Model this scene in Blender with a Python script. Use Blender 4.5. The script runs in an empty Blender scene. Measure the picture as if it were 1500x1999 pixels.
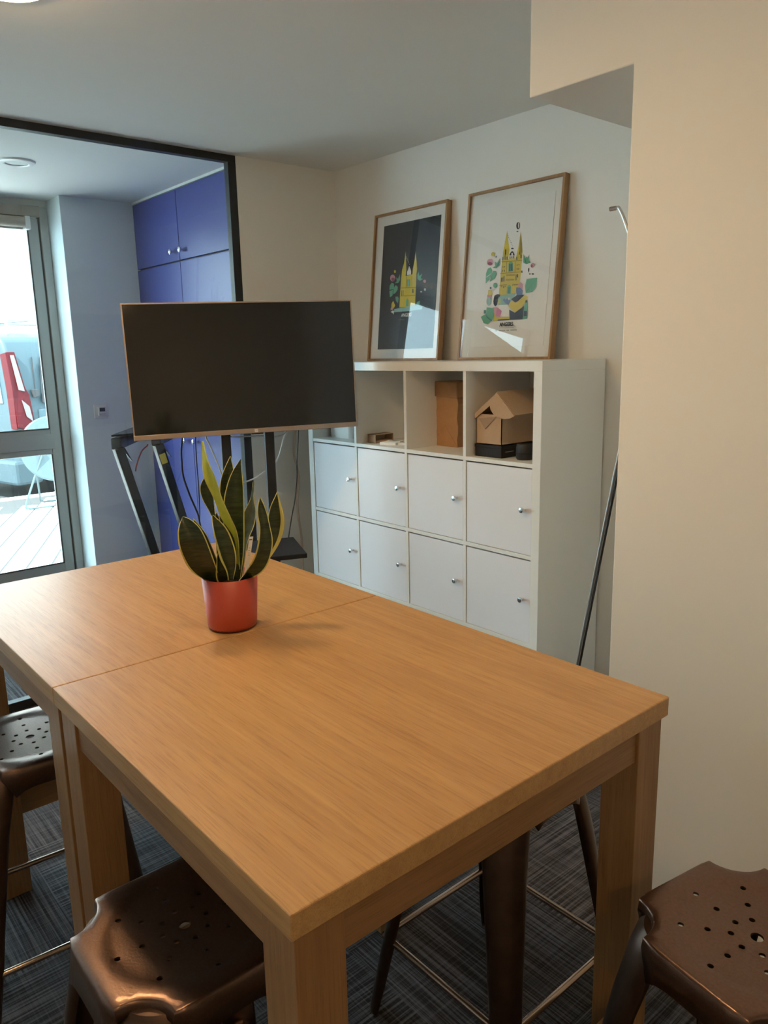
import bpy, bmesh, math, random
from mathutils import Vector, Matrix, geometry
random.seed(7)
SC = bpy.context.scene
C = SC.collection
# ---------------------------------------------------------------- camera
cam_data = bpy.data.cameras.new('camera')
cam_data.sensor_fit = 'HORIZONTAL'
cam_data.sensor_width = 36.0
cam_data.lens = 36.0 * 1493.86 / 1500.0
cam_data.clip_start = 0.02
camera = bpy.data.objects.new('camera', cam_data)
C.objects.link(camera)
yaw, pit, roll = 0.703797, 0.205734, -0.0220927
fw = Vector((-math.cos(yaw) * math.cos(pit), math.sin(yaw) * math.cos(pit), -math.sin(pit)))
r0 = fw.cross(Vector((0, 0, 1))).normalized()
u0 = r0.cross(fw)
rx = r0 * math.cos(roll) + u0 * math.sin(roll)
ux = u0 * math.cos(roll) - r0 * math.sin(roll)
camera.matrix_world = Matrix(((rx.x, ux.x, -fw.x, 1.73093), (rx.y, ux.y, -fw.y, -2.22089),
                              (rx.z, ux.z, -fw.z, 1.50561), (0, 0, 0, 1)))
SC.camera = camera
# ---------------------------------------------------------------- sky, exposure, lamps
LAMP_STRENGTH = 92.0
LAMP_COLOR = (1.0, 0.65, 0.315)
SKY_STRENGTH = 11.0
world = bpy.data.worlds.new('sky')
SC.world = world
world.use_nodes = True
wn = world.node_tree.nodes['Background']
wn.inputs[0].default_value = (0.70, 0.915, 1.03, 1)
wn.inputs[1].default_value = SKY_STRENGTH
sun_data = bpy.data.lights.new('sun', 'SUN')
sun_data.energy = 32.0
sun_data.angle = 0.02
sun_data.color = (1.0, 0.98, 0.95)
sun = bpy.data.objects.new('sun', sun_data)
sun.rotation_euler = Vector((0.22, -0.60, 0.77)).to_track_quat('Z', 'Y').to_euler()
sun.location = (-6, -4, 8)
C.objects.link(sun)
SC.view_settings.view_transform = 'Standard'
SC.view_settings.look = 'None'
SC.view_settings.gamma = 1.0
SC.view_settings.use_curve_mapping = False
SC.view_settings.exposure = 0.0
try:
    SC.cycles.max_bounces = 14
    SC.cycles.diffuse_bounces = 6
    SC.cycles.glossy_bounces = 5
    SC.cycles.transparent_max_bounces = 16
    SC.cycles.sample_clamp_indirect = 6.0
    SC.cycles.caustics_reflective = False
    SC.cycles.caustics_refractive = False
except Exception:
    pass

# ---------------------------------------------------------------- materials
def new_mat(name):
    m = bpy.data.materials.new(name)
    m.use_nodes = True
    return m, m.node_tree, m.node_tree.nodes['Principled BSDF']

def pmat(name, col, rough=0.5, metal=0.0, bump=0.0, bscale=60.0, var=0.0, spec=0.5, coat=0.0):
    m, nt, b = new_mat(name)
    b.inputs['Base Color'].default_value = (*col, 1)
    b.inputs['Roughness'].default_value = rough
    b.inputs['Metallic'].default_value = metal
    b.inputs['Specular IOR Level'].default_value = spec
    b.inputs['Coat Weight'].default_value = coat
    if bump or var:
        tc = nt.nodes.new('ShaderNodeTexCoord')
        n = nt.nodes.new('ShaderNodeTexNoise')
        n.inputs['Scale'].default_value = bscale
        n.inputs['Detail'].default_value = 4
        nt.links.new(tc.outputs['Object'], n.inputs['Vector'])
        if bump:
            bp = nt.nodes.new('ShaderNodeBump')
            bp.inputs['Strength'].default_value = bump
            bp.inputs['Distance'].default_value = 0.002
            nt.links.new(n.outputs['Fac'], bp.inputs['Height'])
            nt.links.new(bp.outputs['Normal'], b.inputs['Normal'])
        if var:
            mx = nt.nodes.new('ShaderNodeMix')
            mx.data_type = 'RGBA'
            mx.inputs[6].default_value = (*[c * (1 - var) for c in col], 1)
            mx.inputs[7].default_value = (*[min(1, c * (1 + var)) for c in col], 1)
            nt.links.new(n.outputs['Fac'], mx.inputs[0])
            nt.links.new(mx.outputs[2], b.inputs['Base Color'])
    return m

def wood(name, axis, dark, light, rough=0.42):
    m, nt, b = new_mat(name)
    N, L = nt.nodes, nt.links
    tc = N.new('ShaderNodeTexCoord')
    def stretched(along, across, scale, detail=5, dist=0.0):
        mp = N.new('ShaderNodeMapping')
        s = [across] * 3
        s[axis] = along
        mp.inputs['Scale'].default_value = s
        L.new(tc.outputs['Object'], mp.inputs['Vector'])
        n = N.new('ShaderNodeTexNoise')
        n.inputs['Scale'].default_value = scale
        n.inputs['Detail'].default_value = detail
        n.inputs['Distortion'].default_value = dist
        L.new(mp.outputs['Vector'], n.inputs['Vector'])
        return n
    broad = stretched(0.9, 9, 1.6, 3, 1.2)
    grain = stretched(2.0, 55, 2.0, 6, 0.4)
    pores = stretched(7.0, 190, 2.4, 3, 0.1)
    r1 = N.new('ShaderNodeValToRGB')
    r1.color_ramp.elements[0].position = 0.33
    r1.color_ramp.elements[0].color = (*dark, 1)
    r1.color_ramp.elements[1].position = 0.68
    r1.color_ramp.elements[1].color = (*light, 1)
    mixf = N.new('ShaderNodeMix')
    mixf.data_type = 'FLOAT'
    mixf.inputs[0].default_value = 0.55
    L.new(broad.outputs['Fac'], mixf.inputs[2])
    L.new(grain.outputs['Fac'], mixf.inputs[3])
    L.new(mixf.outputs[0], r1.inputs['Fac'])
    r2 = N.new('ShaderNodeValToRGB')
    r2.color_ramp.elements[0].position = 0.33
    r2.color_ramp.elements[0].color = (0.74, 0.70, 0.64, 1)
    r2.color_ramp.elements[1].position = 0.47
    r2.color_ramp.elements[1].color = (1, 1, 1, 1)
    L.new(pores.outputs['Fac'], r2.inputs['Fac'])
    mul = N.new('ShaderNodeMix')
    mul.data_type = 'RGBA'
    mul.blend_type = 'MULTIPLY'
    mul.inputs[0].default_value = 0.7
    L.new(r1.outputs['Color'], mul.inputs[6])
    L.new(r2.outputs['Color'], mul.inputs[7])
    L.new(mul.outputs[2], b.inputs['Base Color'])
    b.inputs['Roughness'].default_value = rough
    bp = N.new('ShaderNodeBump')
    bp.inputs['Strength'].default_value = 0.18
    bp.inputs['Distance'].default_value = 0.0012
    L.new(pores.outputs['Fac'], bp.inputs['Height'])
    L.new(bp.outputs['Normal'], b.inputs['Normal'])
    return m

def glass(name, tint=(0.95, 0.98, 0.97), ior=1.35):
    m = bpy.data.materials.new(name)
    m.use_nodes = True
    nt = m.node_tree
    nt.nodes.clear()
    o = nt.nodes.new('ShaderNodeOutputMaterial')
    mx = nt.nodes.new('ShaderNodeMixShader')
    t = nt.nodes.new('ShaderNodeBsdfTransparent')
    t.inputs[0].default_value = (*tint, 1)
    g = nt.nodes.new('ShaderNodeBsdfGlossy')
    g.inputs['Roughness'].default_value = 0.0
    f = nt.nodes.new('ShaderNodeFresnel')
    f.inputs['IOR'].default_value = ior
    # only the face turned to the light path reflects, the second face just transmits
    gm = nt.nodes.new('ShaderNodeNewGeometry')
    iv = nt.nodes.new('ShaderNodeMath'); iv.operation = 'SUBTRACT'
    iv.inputs[0].default_value = 1.0
    nt.links.new(gm.outputs['Backfacing'], iv.inputs[1])
    ml = nt.nodes.new('ShaderNodeMath'); ml.operation = 'MULTIPLY'
    nt.links.new(f.outputs[0], ml.inputs[0])
    nt.links.new(iv.outputs[0], ml.inputs[1])
    nt.links.new(ml.outputs[0], mx.inputs[0])
    nt.links.new(t.outputs[0], mx.inputs[1])
    nt.links.new(g.outputs[0], mx.inputs[2])
    nt.links.new(mx.outputs[0], o.inputs[0])
    return m

def emis(name, col, strength):
    m = bpy.data.materials.new(name)
    m.use_nodes = True
    nt = m.node_tree
    nt.nodes.clear()
    o = nt.nodes.new('ShaderNodeOutputMaterial')
    e = nt.nodes.new('ShaderNodeEmission')
    e.inputs[0].default_value = (*col, 1)
    e.inputs[1].default_value = strength
    nt.links.new(e.outputs[0], o.inputs[0])
    return m

def carpet_mat():
    m, nt, b = new_mat('carpet')
    N, L = nt.nodes, nt.links
    tc = N.new('ShaderNodeTexCoord')
    def lines(sx, sy, seed):
        mp = N.new('ShaderNodeMapping')
        mp.inputs['Scale'].default_value = (sx, sy, 1)
        mp.inputs['Location'].default_value = (seed, seed * 2, 0)
        L.new(tc.outputs['Object'], mp.inputs['Vector'])
        n = N.new('ShaderNodeTexNoise')
        n.inputs['Scale'].default_value = 1.0
        n.inputs['Detail'].default_value = 3
        n.inputs['Roughness'].default_value = 0.65
        L.new(mp.outputs['Vector'], n.inputs['Vector'])
        r = N.new('ShaderNodeMapRange')
        r.inputs['From Min'].default_value = 0.43
        r.inputs['From Max'].default_value = 0.70
        L.new(n.outputs['Fac'], r.inputs['Value'])
        return r
    a = lines(2.5, 150, 3.1)
    c = lines(150, 2.5, 8.7)
    mp = N.new('ShaderNodeMapping')
    mp.inputs['Location'].default_value = (0.13, 0.21, 0.5)
    L.new(tc.outputs['Object'], mp.inputs['Vector'])
    ck = N.new('ShaderNodeTexChecker')
    ck.inputs['Scale'].default_value = 2.0
    ck.inputs['Color1'].default_value = (0.95, 0.95, 0.95, 1)
    ck.inputs['Color2'].default_value = (0.35, 0.35, 0.35, 1)
    L.new(mp.outputs['Vector'], ck.inputs['Vector'])
    inv = N.new('ShaderNodeMath'); inv.operation = 'SUBTRACT'
    inv.inputs[0].default_value = 1.3
    L.new(ck.outputs['Color'], inv.inputs[1])
    m1 = N.new('ShaderNodeMath'); m1.operation = 'MULTIPLY'
    L.new(a.outputs[0], m1.inputs[0]); L.new(ck.outputs['Color'], m1.inputs[1])
    m2 = N.new('ShaderNodeMath'); m2.operation = 'MULTIPLY'
    L.new(c.outputs[0], m2.inputs[0]); L.new(inv.outputs[0], m2.inputs[1])
    ad = N.new('ShaderNodeMath'); ad.operation = 'ADD'
    L.new(m1.outputs[0], ad.inputs[0]); L.new(m2.outputs[0], ad.inputs[1])
    r = N.new('ShaderNodeValToRGB')
    r.color_ramp.elements[0].position = 0.05
    r.color_ramp.elements[0].color = (0.026, 0.024, 0.027, 1)
    r.color_ramp.elements[1].position = 0.95
    r.color_ramp.elements[1].color = (0.150, 0.143, 0.150, 1)
    L.new(ad.outputs[0], r.inputs['Fac'])
    L.new(r.outputs['Color'], b.inputs['Base Color'])
    b.inputs['Roughness'].default_value = 0.95
    b.inputs['Specular IOR Level'].default_value = 0.15
    bp = N.new('ShaderNodeBump')
    bp.inputs['Strength'].default_value = 0.5
    bp.inputs['Distance'].default_value = 0.002
    L.new(ad.outputs[0], bp.inputs['Height'])
    L.new(bp.outputs['Normal'], b.inputs['Normal'])
    return m

def leaf_mat():
    m, nt, b = new_mat('leaf_green')
    N, L = nt.nodes, nt.links
    tc = N.new('ShaderNodeTexCoord')
    mp = N.new('ShaderNodeMapping')
    mp.inputs['Scale'].default_value = (22, 22, 150)
    L.new(tc.outputs['Object'], mp.inputs['Vector'])
    n = N.new('ShaderNodeTexNoise')
    n.inputs['Scale'].default_value = 1.3
    n.inputs['Detail'].default_value = 4
    n.inputs['Distortion'].default_value = 0.6
    L.new(mp.outputs['Vector'], n.inputs['Vector'])
    r = N.new('ShaderNodeValToRGB')
    r.color_ramp.elements[0].position = 0.38
    r.color_ramp.elements[0].color = (0.009, 0.020, 0.007, 1)
    r.color_ramp.elements[1].position = 0.64
    r.color_ramp.elements[1].color = (0.034, 0.054, 0.019, 1)
    L.new(n.outputs['Fac'], r.inputs['Fac'])
    L.new(r.outputs['Color'], b.inputs['Base Color'])
    b.inputs['Roughness'].default_value = 0.42
    return m

M = {}
M['wall'] = pmat('wall_paint', (0.80, 0.79, 0.755), 0.85, bump=0.10, bscale=140, spec=0.2)
M['wall_cool'] = pmat('pale_grey_blue_wall_paint', (0.74, 0.83, 0.85), 0.85, bump=0.10, bscale=140, spec=0.2)
M['ceiling'] = pmat('ceiling_paint', (0.80, 0.80, 0.78), 0.9, bump=0.06, bscale=140, spec=0.1)
M['carpet'] = carpet_mat()
M['skirting'] = pmat('skirting_white', (0.82, 0.81, 0.78), 0.45)
M['black_metal'] = pmat('black_powder_coat', (0.012, 0.012, 0.014), 0.45)
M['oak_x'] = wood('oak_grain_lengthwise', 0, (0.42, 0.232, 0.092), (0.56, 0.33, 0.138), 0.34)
M['oak_apron_shaded'] = wood('oak_apron_lengthwise_shaded', 0, (0.23, 0.116, 0.047), (0.35, 0.195, 0.087))  # apron, rail and leg oaks: their shade is put into the colour
M['oak_y_shaded'] = wood('oak_grain_crosswise_shaded', 1, (0.23, 0.116, 0.047), (0.35, 0.195, 0.087))
M['oak_z_shaded'] = wood('oak_grain_upright_shaded', 2, (0.235, 0.118, 0.048), (0.355, 0.198, 0.088))
M['frame_oak'] = wood('frame_oak', 2, (0.26, 0.135, 0.055), (0.40, 0.23, 0.10), 0.5)
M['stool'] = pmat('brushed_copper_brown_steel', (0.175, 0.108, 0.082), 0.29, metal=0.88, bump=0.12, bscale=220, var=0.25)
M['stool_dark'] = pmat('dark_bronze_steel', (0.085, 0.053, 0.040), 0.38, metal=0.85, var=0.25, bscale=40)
M['rod'] = pmat('polished_bronze_rod', (0.48, 0.37, 0.30), 0.25, metal=1.0)
M['white_lam'] = pmat('white_laminate', (0.83, 0.83, 0.80), 0.38)
M['door_lam'] = pmat('white_door_foil', (0.83, 0.83, 0.87), 0.33)
M['chrome'] = pmat('chrome', (0.8, 0.8, 0.8), 0.16, metal=1.0)
M['window_glass'] = glass('window_glass', (0.96, 0.99, 0.99), ior=1.6)
M['picture_glass'] = glass('picture_glass', (0.99, 0.99, 0.99), ior=1.6)
M['steel'] = pmat('satin_steel', (0.62, 0.62, 0.62), 0.35, metal=0.9)
M['alu'] = pmat('grey_aluminium', (0.42, 0.43, 0.42), 0.5, metal=0.25)
M['alu_dark'] = pmat('grey_gasket', (0.06, 0.065, 0.065), 0.6)
M['blind'] = pmat('taupe_blind_fabric', (0.36, 0.32, 0.27), 0.85, bump=0.2, bscale=90)
M['blue'] = pmat('indigo_blue_lacquer', (0.060, 0.072, 0.285), 0.36)
M['blue_edge'] = pmat('dark_blue_edge', (0.012, 0.016, 0.05), 0.6)
M['screen'] = pmat('dark_screen_glass', (0.013, 0.012, 0.011), 0.09)
M['tv_frame'] = pmat('rose_grey_aluminium', (0.42, 0.33, 0.28), 0.4, metal=0.7)
M['tv_back'] = pmat('black_plastic', (0.015, 0.015, 0.016), 0.5)
M['white_plastic'] = pmat('white_plastic', (0.78, 0.79, 0.78), 0.35)
M['white_cable'] = pmat('white_cable', (0.75, 0.74, 0.71), 0.5)
M['beige_cable'] = pmat('beige_cable', (0.60, 0.50, 0.42), 0.6)
M['black_cable'] = pmat('black_cable', (0.012, 0.012, 0.013), 0.5)
M['red_cable'] = pmat('red_cable', (0.22, 0.03, 0.03), 0.5)
M['kraft'] = pmat('kraft_paper', (0.42, 0.225, 0.10), 0.8, bump=0.4, bscale=35, var=0.12)
M['card'] = pmat('corrugated_card', (0.50, 0.34, 0.21), 0.8, bump=0.1, bscale=80, var=0.06)
M['card_dark'] = pmat('card_inside', (0.36, 0.24, 0.15), 0.85, var=0.06)
M['black_card'] = pmat('black_card', (0.008, 0.008, 0.009), 0.7)
M['print_grey'] = pmat('pale_print', (0.45, 0.45, 0.46), 0.5)
M['paper'] = pmat('white_paper', (0.82, 0.82, 0.80), 0.7)
M['mat_board'] = pmat('off_white_mat_board', (0.80, 0.80, 0.77), 0.8)
M['black_print'] = pmat('black_print', (0.012, 0.012, 0.013), 0.5)
M['pot'] = pmat('brick_red_pot', (0.44, 0.058, 0.028), 0.45)
M['pot_base'] = pmat('dark_red_pot_foot', (0.10, 0.02, 0.014), 0.6)
M['soil'] = pmat('potting_soil', (0.02, 0.014, 0.01), 0.95, bump=0.8, bscale=200)
M['leaf'] = leaf_mat()
M['leaf_edge'] = pmat('leaf_yellow_margin', (0.52, 0.50, 0.16), 0.45, var=0.15, bscale=30)
M['leaf_lime'] = pmat('leaf_lime', (0.52, 0.60, 0.075), 0.42, var=0.25, bscale=45)
M['leaf_pale'] = pmat('leaf_grey_green', (0.10, 0.13, 0.09), 0.25, var=0.5, bscale=60)
M['yellow_sticker'] = pmat('yellow_sticker', (0.70, 0.55, 0.06), 0.6)
M['display'] = pmat('grey_display', (0.06, 0.08, 0.09), 0.3)
M['lamp'] = emis('lit_lamp_diffuser', LAMP_COLOR, LAMP_STRENGTH)
M['lamp_bright'] = emis('brighter_lamp_diffuser', LAMP_COLOR, LAMP_STRENGTH * 1.9)
M['lamp_fill'] = emis('fill_lamp_diffuser', LAMP_COLOR, LAMP_STRENGTH * 2.0)  # glow of the added fill lamp
M['unlit'] = pmat('unlit_lamp_diffuser', (0.62, 0.66, 0.66), 0.5)
M['paving'] = pmat('pale_paving', (0.72, 0.70, 0.66), 0.9, var=0.06, bscale=8)
M['joint'] = pmat('dark_joint_sand', (0.035, 0.035, 0.034), 0.95)
M['asphalt'] = pmat('grey_asphalt', (0.03, 0.033, 0.035), 0.95, var=0.2, bscale=60)
M['facade'] = pmat('white_render', (0.86, 0.86, 0.82), 0.9)
M['van'] = pmat('grey_blue_car_paint', (0.034, 0.054, 0.064), 0.5, spec=0.25)
M['van_light'] = pmat('pale_blue_car_paint', (0.050, 0.080, 0.095), 0.5, spec=0.25)
M['white_car'] = pmat('white_car_paint', (0.10, 0.11, 0.112), 0.5, spec=0.25)
M['car_glass'] = pmat('car_window', (0.10, 0.15, 0.17), 0.08)
M['tyre'] = pmat('tyre_rubber', (0.02, 0.02, 0.022), 0.9)
M['red_lens'] = pmat('red_lens', (0.055, 0.0015, 0.004), 0.5, spec=0.15)
M['white_lens'] = pmat('clear_lens', (0.14, 0.125, 0.125), 0.4, spec=0.2)
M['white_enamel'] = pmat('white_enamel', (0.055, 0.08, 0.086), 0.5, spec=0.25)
ART = {'yellow': (0.60, 0.47, 0.04), 'ochre': (0.30, 0.22, 0.02), 'green': (0.12, 0.36, 0.22), 'dkgreen': (0.04, 0.16, 0.12),
       'teal': (0.26, 0.45, 0.42), 'navy': (0.015, 0.018, 0.035), 'pink': (0.60, 0.30, 0.36), 'rose': (0.56, 0.14, 0.26),
       'plum': (0.30, 0.07, 0.13), 'blue': (0.10, 0.16, 0.32), 'lime': (0.42, 0.48, 0.14), 'white': (0.75, 0.74, 0.70),
       'grey': (0.32, 0.32, 0.31)}
for k, v in ART.items():
    M['art_' + k] = pmat('ink_' + k, v, 0.6)

# ---------------------------------------------------------------- helpers
def chain(o):
    m = Matrix.Identity(4)
    while o is not None:
        m = o.matrix_basis @ m
        o = o.parent
    return m

def thing(name, label=None, cat=None, loc=(0, 0, 0), rot=(0, 0, 0), group=None, kind=None):
    o = bpy.data.objects.new(name, None)
    o.empty_display_size = 0.05
    o.location = loc
    o.rotation_euler = rot
    C.objects.link(o)
    tag(o, label, cat, group, kind)
    return o

def tag(o, label=None, cat=None, group=None, kind=None):
    if label: o['label'] = label
    if cat: o['category'] = cat
    if group: o['group'] = group
    if kind: o['kind'] = kind
    return o

class MB:
    """Collects faces (in world or parent space) and links them as one mesh object."""
    def __init__(s):
        s.bm = bmesh.new()
    def face(s, pts, mi=0):
        f = s.bm.faces.new([s.bm.verts.new(p) for p in pts])
        f.material_index = mi
        return f
    def box(s, x0, x1, y0, y1, z0, z1, mi=0, mtx=None):
        vs = [Vector((x, y, z)) for z in (z0, z1) for x, y in ((x0, y0), (x1, y0), (x1, y1), (x0, y1))]
        if mtx is not None: vs = [mtx @ v for v in vs]
        v = [s.bm.verts.new(p) for p in vs]
        for q in ((3, 2, 1, 0), (4, 5, 6, 7), (0, 1, 5, 4), (1, 2, 6, 5), (2, 3, 7, 6), (3, 0, 4, 7)):
            s.bm.faces.new([v[i] for i in q]).material_index = mi
        return s
    def bar(s, a, b, w, d, up=(0, 0, 1), mi=0):
        a, b = Vector(a), Vector(b)
        t = (b - a).normalized()
        x = t.cross(Vector(up)).normalized()
        y = x.cross(t)
        v = []
        for p in (a, b):
            for i, j in ((-1, -1), (1, -1), (1, 1), (-1, 1)):
                v.append(s.bm.verts.new(p + x * i * w / 2 + y * j * d / 2))
        for q in ((3, 2, 1, 0), (4, 5, 6, 7), (0, 1, 5, 4), (1, 2, 6, 5), (2, 3, 7, 6), (3, 0, 4, 7)):
            s.bm.faces.new([v[i] for i in q]).material_index = mi
        return s
    def prism(s, pts, vec, mi=0):
        """extrude the planar outline pts along vec"""
        vec = Vector(vec)
        a = [s.bm.verts.new(p) for p in pts]
        b = [s.bm.verts.new(Vector(p) + vec) for p in pts]
        n = len(a)
        s.bm.faces.new(a[::-1]).material_index = mi
        s.bm.faces.new(b).material_index = mi
        for i in range(n):
            s.bm.faces.new([a[i], a[(i + 1) % n], b[(i + 1) % n], b[i]]).material_index = mi
        return s
    def lathe(s, prof, c=(0, 0, 0), n=32, mi=0, axis='Z'):
        c = Vector(c)
        rings = []
        for r, z in prof:
            ring = []
            for k in range(n):
                a = 2 * math.pi * k / n
                p = Vector((r * math.cos(a), r * math.sin(a), z))
                if axis == 'Y': p = Vector((p.x, -p.z, p.y))
                if axis == 'X': p = Vector((p.z, p.x, p.y))
                ring.append(s.bm.verts.new(c + p))
            rings.append(ring)
        for a, b in zip(rings, rings[1:]):
            for k in range(n):
                s.bm.faces.new([a[k], a[(k + 1) % n], b[(k + 1) % n], b[k]]).material_index = mi
        if prof[0][0] > 1e-5: s.bm.faces.new(rings[0][::-1]).material_index = mi
        if prof[-1][0] > 1e-5: s.bm.faces.new(rings[-1]).material_index = mi
        return s
    def tube(s, pts, r, n=8, mi=0, smooth=True, closed=False):
        P = [Vector(p) for p in pts]
        if smooth and len(P) > 2:
            P = catmull(P, 5)
        rings = []
        up = Vector((0, 0, 1))
        for i, p in enumerate(P):
            t = (P[min(i + 1, len(P) - 1)] - P[max(i - 1, 0)]).normalized()
            x = t.cross(up)
            if x.length < 0.05: x = t.cross(Vector((1, 0.3, 0)))
            x.normalize()
            y = x.cross(t)
            up = y
            rings.append([s.bm.verts.new(p + (x * math.cos(2 * math.pi * k / n) + y * math.sin(2 * math.pi * k / n)) * r) for k in range(n)])
        for a, b in zip(rings, rings[1:]):
            for k in range(n):
                s.bm.faces.new([a[k], a[(k + 1) % n], b[(k + 1) % n], b[k]]).material_index = mi
        s.bm.faces.new(rings[0][::-1]).material_index = mi
        s.bm.faces.new(rings[-1]).material_index = mi
        return s
    def build(s, name, mats, parent=None, bevel=0.0, smooth=False, world=True, seg=2, doubles=True, normals=True):
        if doubles: bmesh.ops.remove_doubles(s.bm, verts=s.bm.verts, dist=1e-5)
        if normals: bmesh.ops.recalc_face_normals(s.bm, faces=s.bm.faces)
        me = bpy.data.meshes.new(name)
        s.bm.to_mesh(me)
        s.bm.free()
        for m in (mats if isinstance(mats, (list, tuple)) else [mats]):
            me.materials.append(m)
        o = bpy.data.objects.new(name, me)
        C.objects.link(o)
        if parent is not None:
            if world: me.transform(chain(parent).inverted())
            o.parent = parent
        if smooth:
            for p in me.polygons: p.use_smooth = True
            me.set_sharp_from_angle(angle=math.radians(42))
        if bevel:
            b = o.modifiers.new('bevel', 'BEVEL')
            b.width = bevel
            b.segments = seg
            b.limit_method = 'ANGLE'
            b.angle_limit = math.radians(40)
        return o

def catmull(P, k):
    out = []
    n = len(P)
    for i in range(n - 1):
        a, b, c, d = P[max(i - 1, 0)], P[i], P[i + 1], P[min(i + 2, n - 1)]
        for j in range(k):
            t = j / k
            out.append(0.5 * ((2 * b) + (c - a) * t + (2 * a - 5 * b + 4 * c - d) * t * t + (3 * b - a - 3 * c + d) * t ** 3))
    out.append(P[-1])
    return out

def box(name, dims, mat_, parent=None, bevel=0.0, **k):
    return MB().box(*dims).build(name, mat_, parent, bevel, **k)

def struct(o, label=None):
    o['kind'] = 'structure'
    if label: o['label'] = label
    return o

def dup(root, loc, rotz, label=None, group=None):
    r = root.copy()
    C.objects.link(r)
    r.location = loc
    r.rotation_euler = (0, 0, rotz)
    if label: r['label'] = label
    if group: r['group'] = group
    def rec(src, dst):
        for ch in list(src.children):
            c = ch.copy()
            C.objects.link(c)
            c.parent = dst
            rec(ch, c)
    rec(root, r)
    return r

def text_poly(s, size, mat_, name, parent, mtx, squeeze=1.0, bold=0.0):
    cu = bpy.data.curves.new(name, 'FONT')
    cu.body = s
    cu.size = size
    cu.align_x = 'CENTER'
    cu.offset = bold
    cu.extrude = 0.0002
    o = bpy.data.objects.new(name, cu)
    C.objects.link(o)
    dg = bpy.context.evaluated_depsgraph_get()
    dg.update()
    me = bpy.data.meshes.new_from_object(o.evaluated_get(dg))
    bpy.data.objects.remove(o)
    me.transform(mtx @ Matrix.Diagonal((squeeze, 1, 1, 1)))
    me.materials.clear()
    me.materials.append(mat_)
    t = bpy.data.objects.new(name, me)
    C.objects.link(t)
    t.parent = parent
    return t

# ================================================================ SETTING
CEIL = 2.44
XP = -1.72          # glass partition between the two rooms
struct(box('floor', (-3.36, 4.6, -3.9, 0.42, -0.06, 0.0), M['carpet']), 'dark grey carpet with fine crossing pale lines')
struct(box('ceiling', (-3.36, 4.6, -3.9, 0.42, CEIL, CEIL + 0.06), M['ceiling']), 'smooth off-white ceiling')
struct(box('wall_back', (-1.74, 0.70, 0.40, 0.50, 0, CEIL), M['wall']), 'white wall behind the bookcase')
struct(box('wall_left', (-1.77, -1.70, -0.192, 0.40, 0, CEIL), M['wall']), 'narrow white wall between black frame and room corner')
# pillar with the dropped beam on its left, one L-shaped block
pb = MB()
pb.prism([(0.667, -0.55, 0), (0.667, -0.55, 2.13), (0.37, -0.55, 2.13), (0.37, -0.55, CEIL), (4.6, -0.55, CEIL), (4.6, -0.55, 0)], (0, 0.95, 0))
struct(pb.build('wall_right', M['wall'], bevel=0.003), 'warm white wall block with a dropped beam')
struct(box('baseboard_right', (0.652, 0.667, -0.55, 0.40, 0, 0.075), M['skirting'], bevel=0.002), 'white skirting on the side of the wall block')
struct(box('baseboard_back', (-1.70, 0.652, 0.386, 0.40, 0, 0.075), M['skirting'], bevel=0.002))
struct(box('wall_front', (-1.77, 4.6, -3.9, -3.8, 0, CEIL), M['wall']))
struct(box('wall_side', (4.5, 4.6, -3.8, -0.55, 0, CEIL), M['wall']))
# glass partition
w1 = thing('window_1', 'black framed glass partition to the next room', kind='structure')
box('frame_head', (XP - 0.02, XP + 0.02, -3.8, -0.192, 2.408, CEIL), M['black_metal'], w1, 0.002)
box('frame_sill', (XP - 0.02, XP + 0.02, -3.8, -0.192, 0.0, 0.04), M['black_metal'], w1, 0.002)
box('frame_jamb', (XP - 0.02, XP + 0.02, -0.235, -0.192, 0.04, 2.408), M['black_metal'], w1, 0.002)
box('frame_mullion', (XP - 0.02, XP + 0.02, -2.12, -2.08, 0.04, 2.408), M['black_metal'], w1, 0.002)
for y0, y1 in ((-3.8, -2.12), (-2.08, -0.235)):
    box('pane', (XP - 0.004, XP + 0.004, y0, y1, 0.04, 2.408), M['window_glass'], w1)
# next room
struct(box('wall_far', (-3.36, -3.07, -0.57, 0.42, 0, CEIL), M['wall_cool'], bevel=0.003), 'cool white wall beside the glazed door in the next room')
struct(box('wall_cupboard', (-3.07, -1.77, 0.40, 0.50, 0, CEIL), M['wall']))
struct(box('wall_street', (-3.36, -3.07, -3.8, -3.3, 0, CEIL), M['wall']))
struct(box('wall_next', (-3.36, -1.77, -3.9, -3.8, 0, CEIL), M['wall']))
struct(box('trim_1', (-3.36, -3.30, -3.3, -0.57, 2.40, CEIL), M['wall']), 'lintel above the glazed door')
d1 = thing('door_1', 'grey aluminium glazed street door with two panes', kind='structure')
XD0, XD1 = -3.34, -3.295
box('door_frame', (XD0, XD1 + 0.01, -0.622, -0.575, 0, 2.40), M['alu'], d1, 0.003)
box('door_frame', (XD0, XD1 + 0.01, -1.62, -0.622, 2.34, 2.40), M['alu'], d1, 0.003)
box('door_frame', (XD0, XD1 + 0.01, -1.62, -1.57, 0, 2.34), M['alu'], d1, 0.003)
box('gasket', (XD0, XD1 - 0.005, -0.632, -0.622, 0.02, 2.34), M['alu_dark'], d1)
box('stile', (XD0, XD1, -0.692, -0.632, 0.02, 2.335), M['alu'], d1, 0.004)
box('stile', (XD0, XD1, -1.57, -1.50, 0.02, 2.335), M['alu'], d1, 0.004)
box('top_rail', (XD0, XD1, -1.50, -0.692, 2.268, 2.335), M['alu'], d1, 0.004)
box('middle_rail', (XD0, XD1, -1.50, -0.692, 0.920, 1.078), M['alu'], d1, 0.004)
box('middle_cover', (XD1, XD1 + 0.006, -1.50, -0.672, 0.955, 1.05), M['alu'], d1, 0.002)
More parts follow.
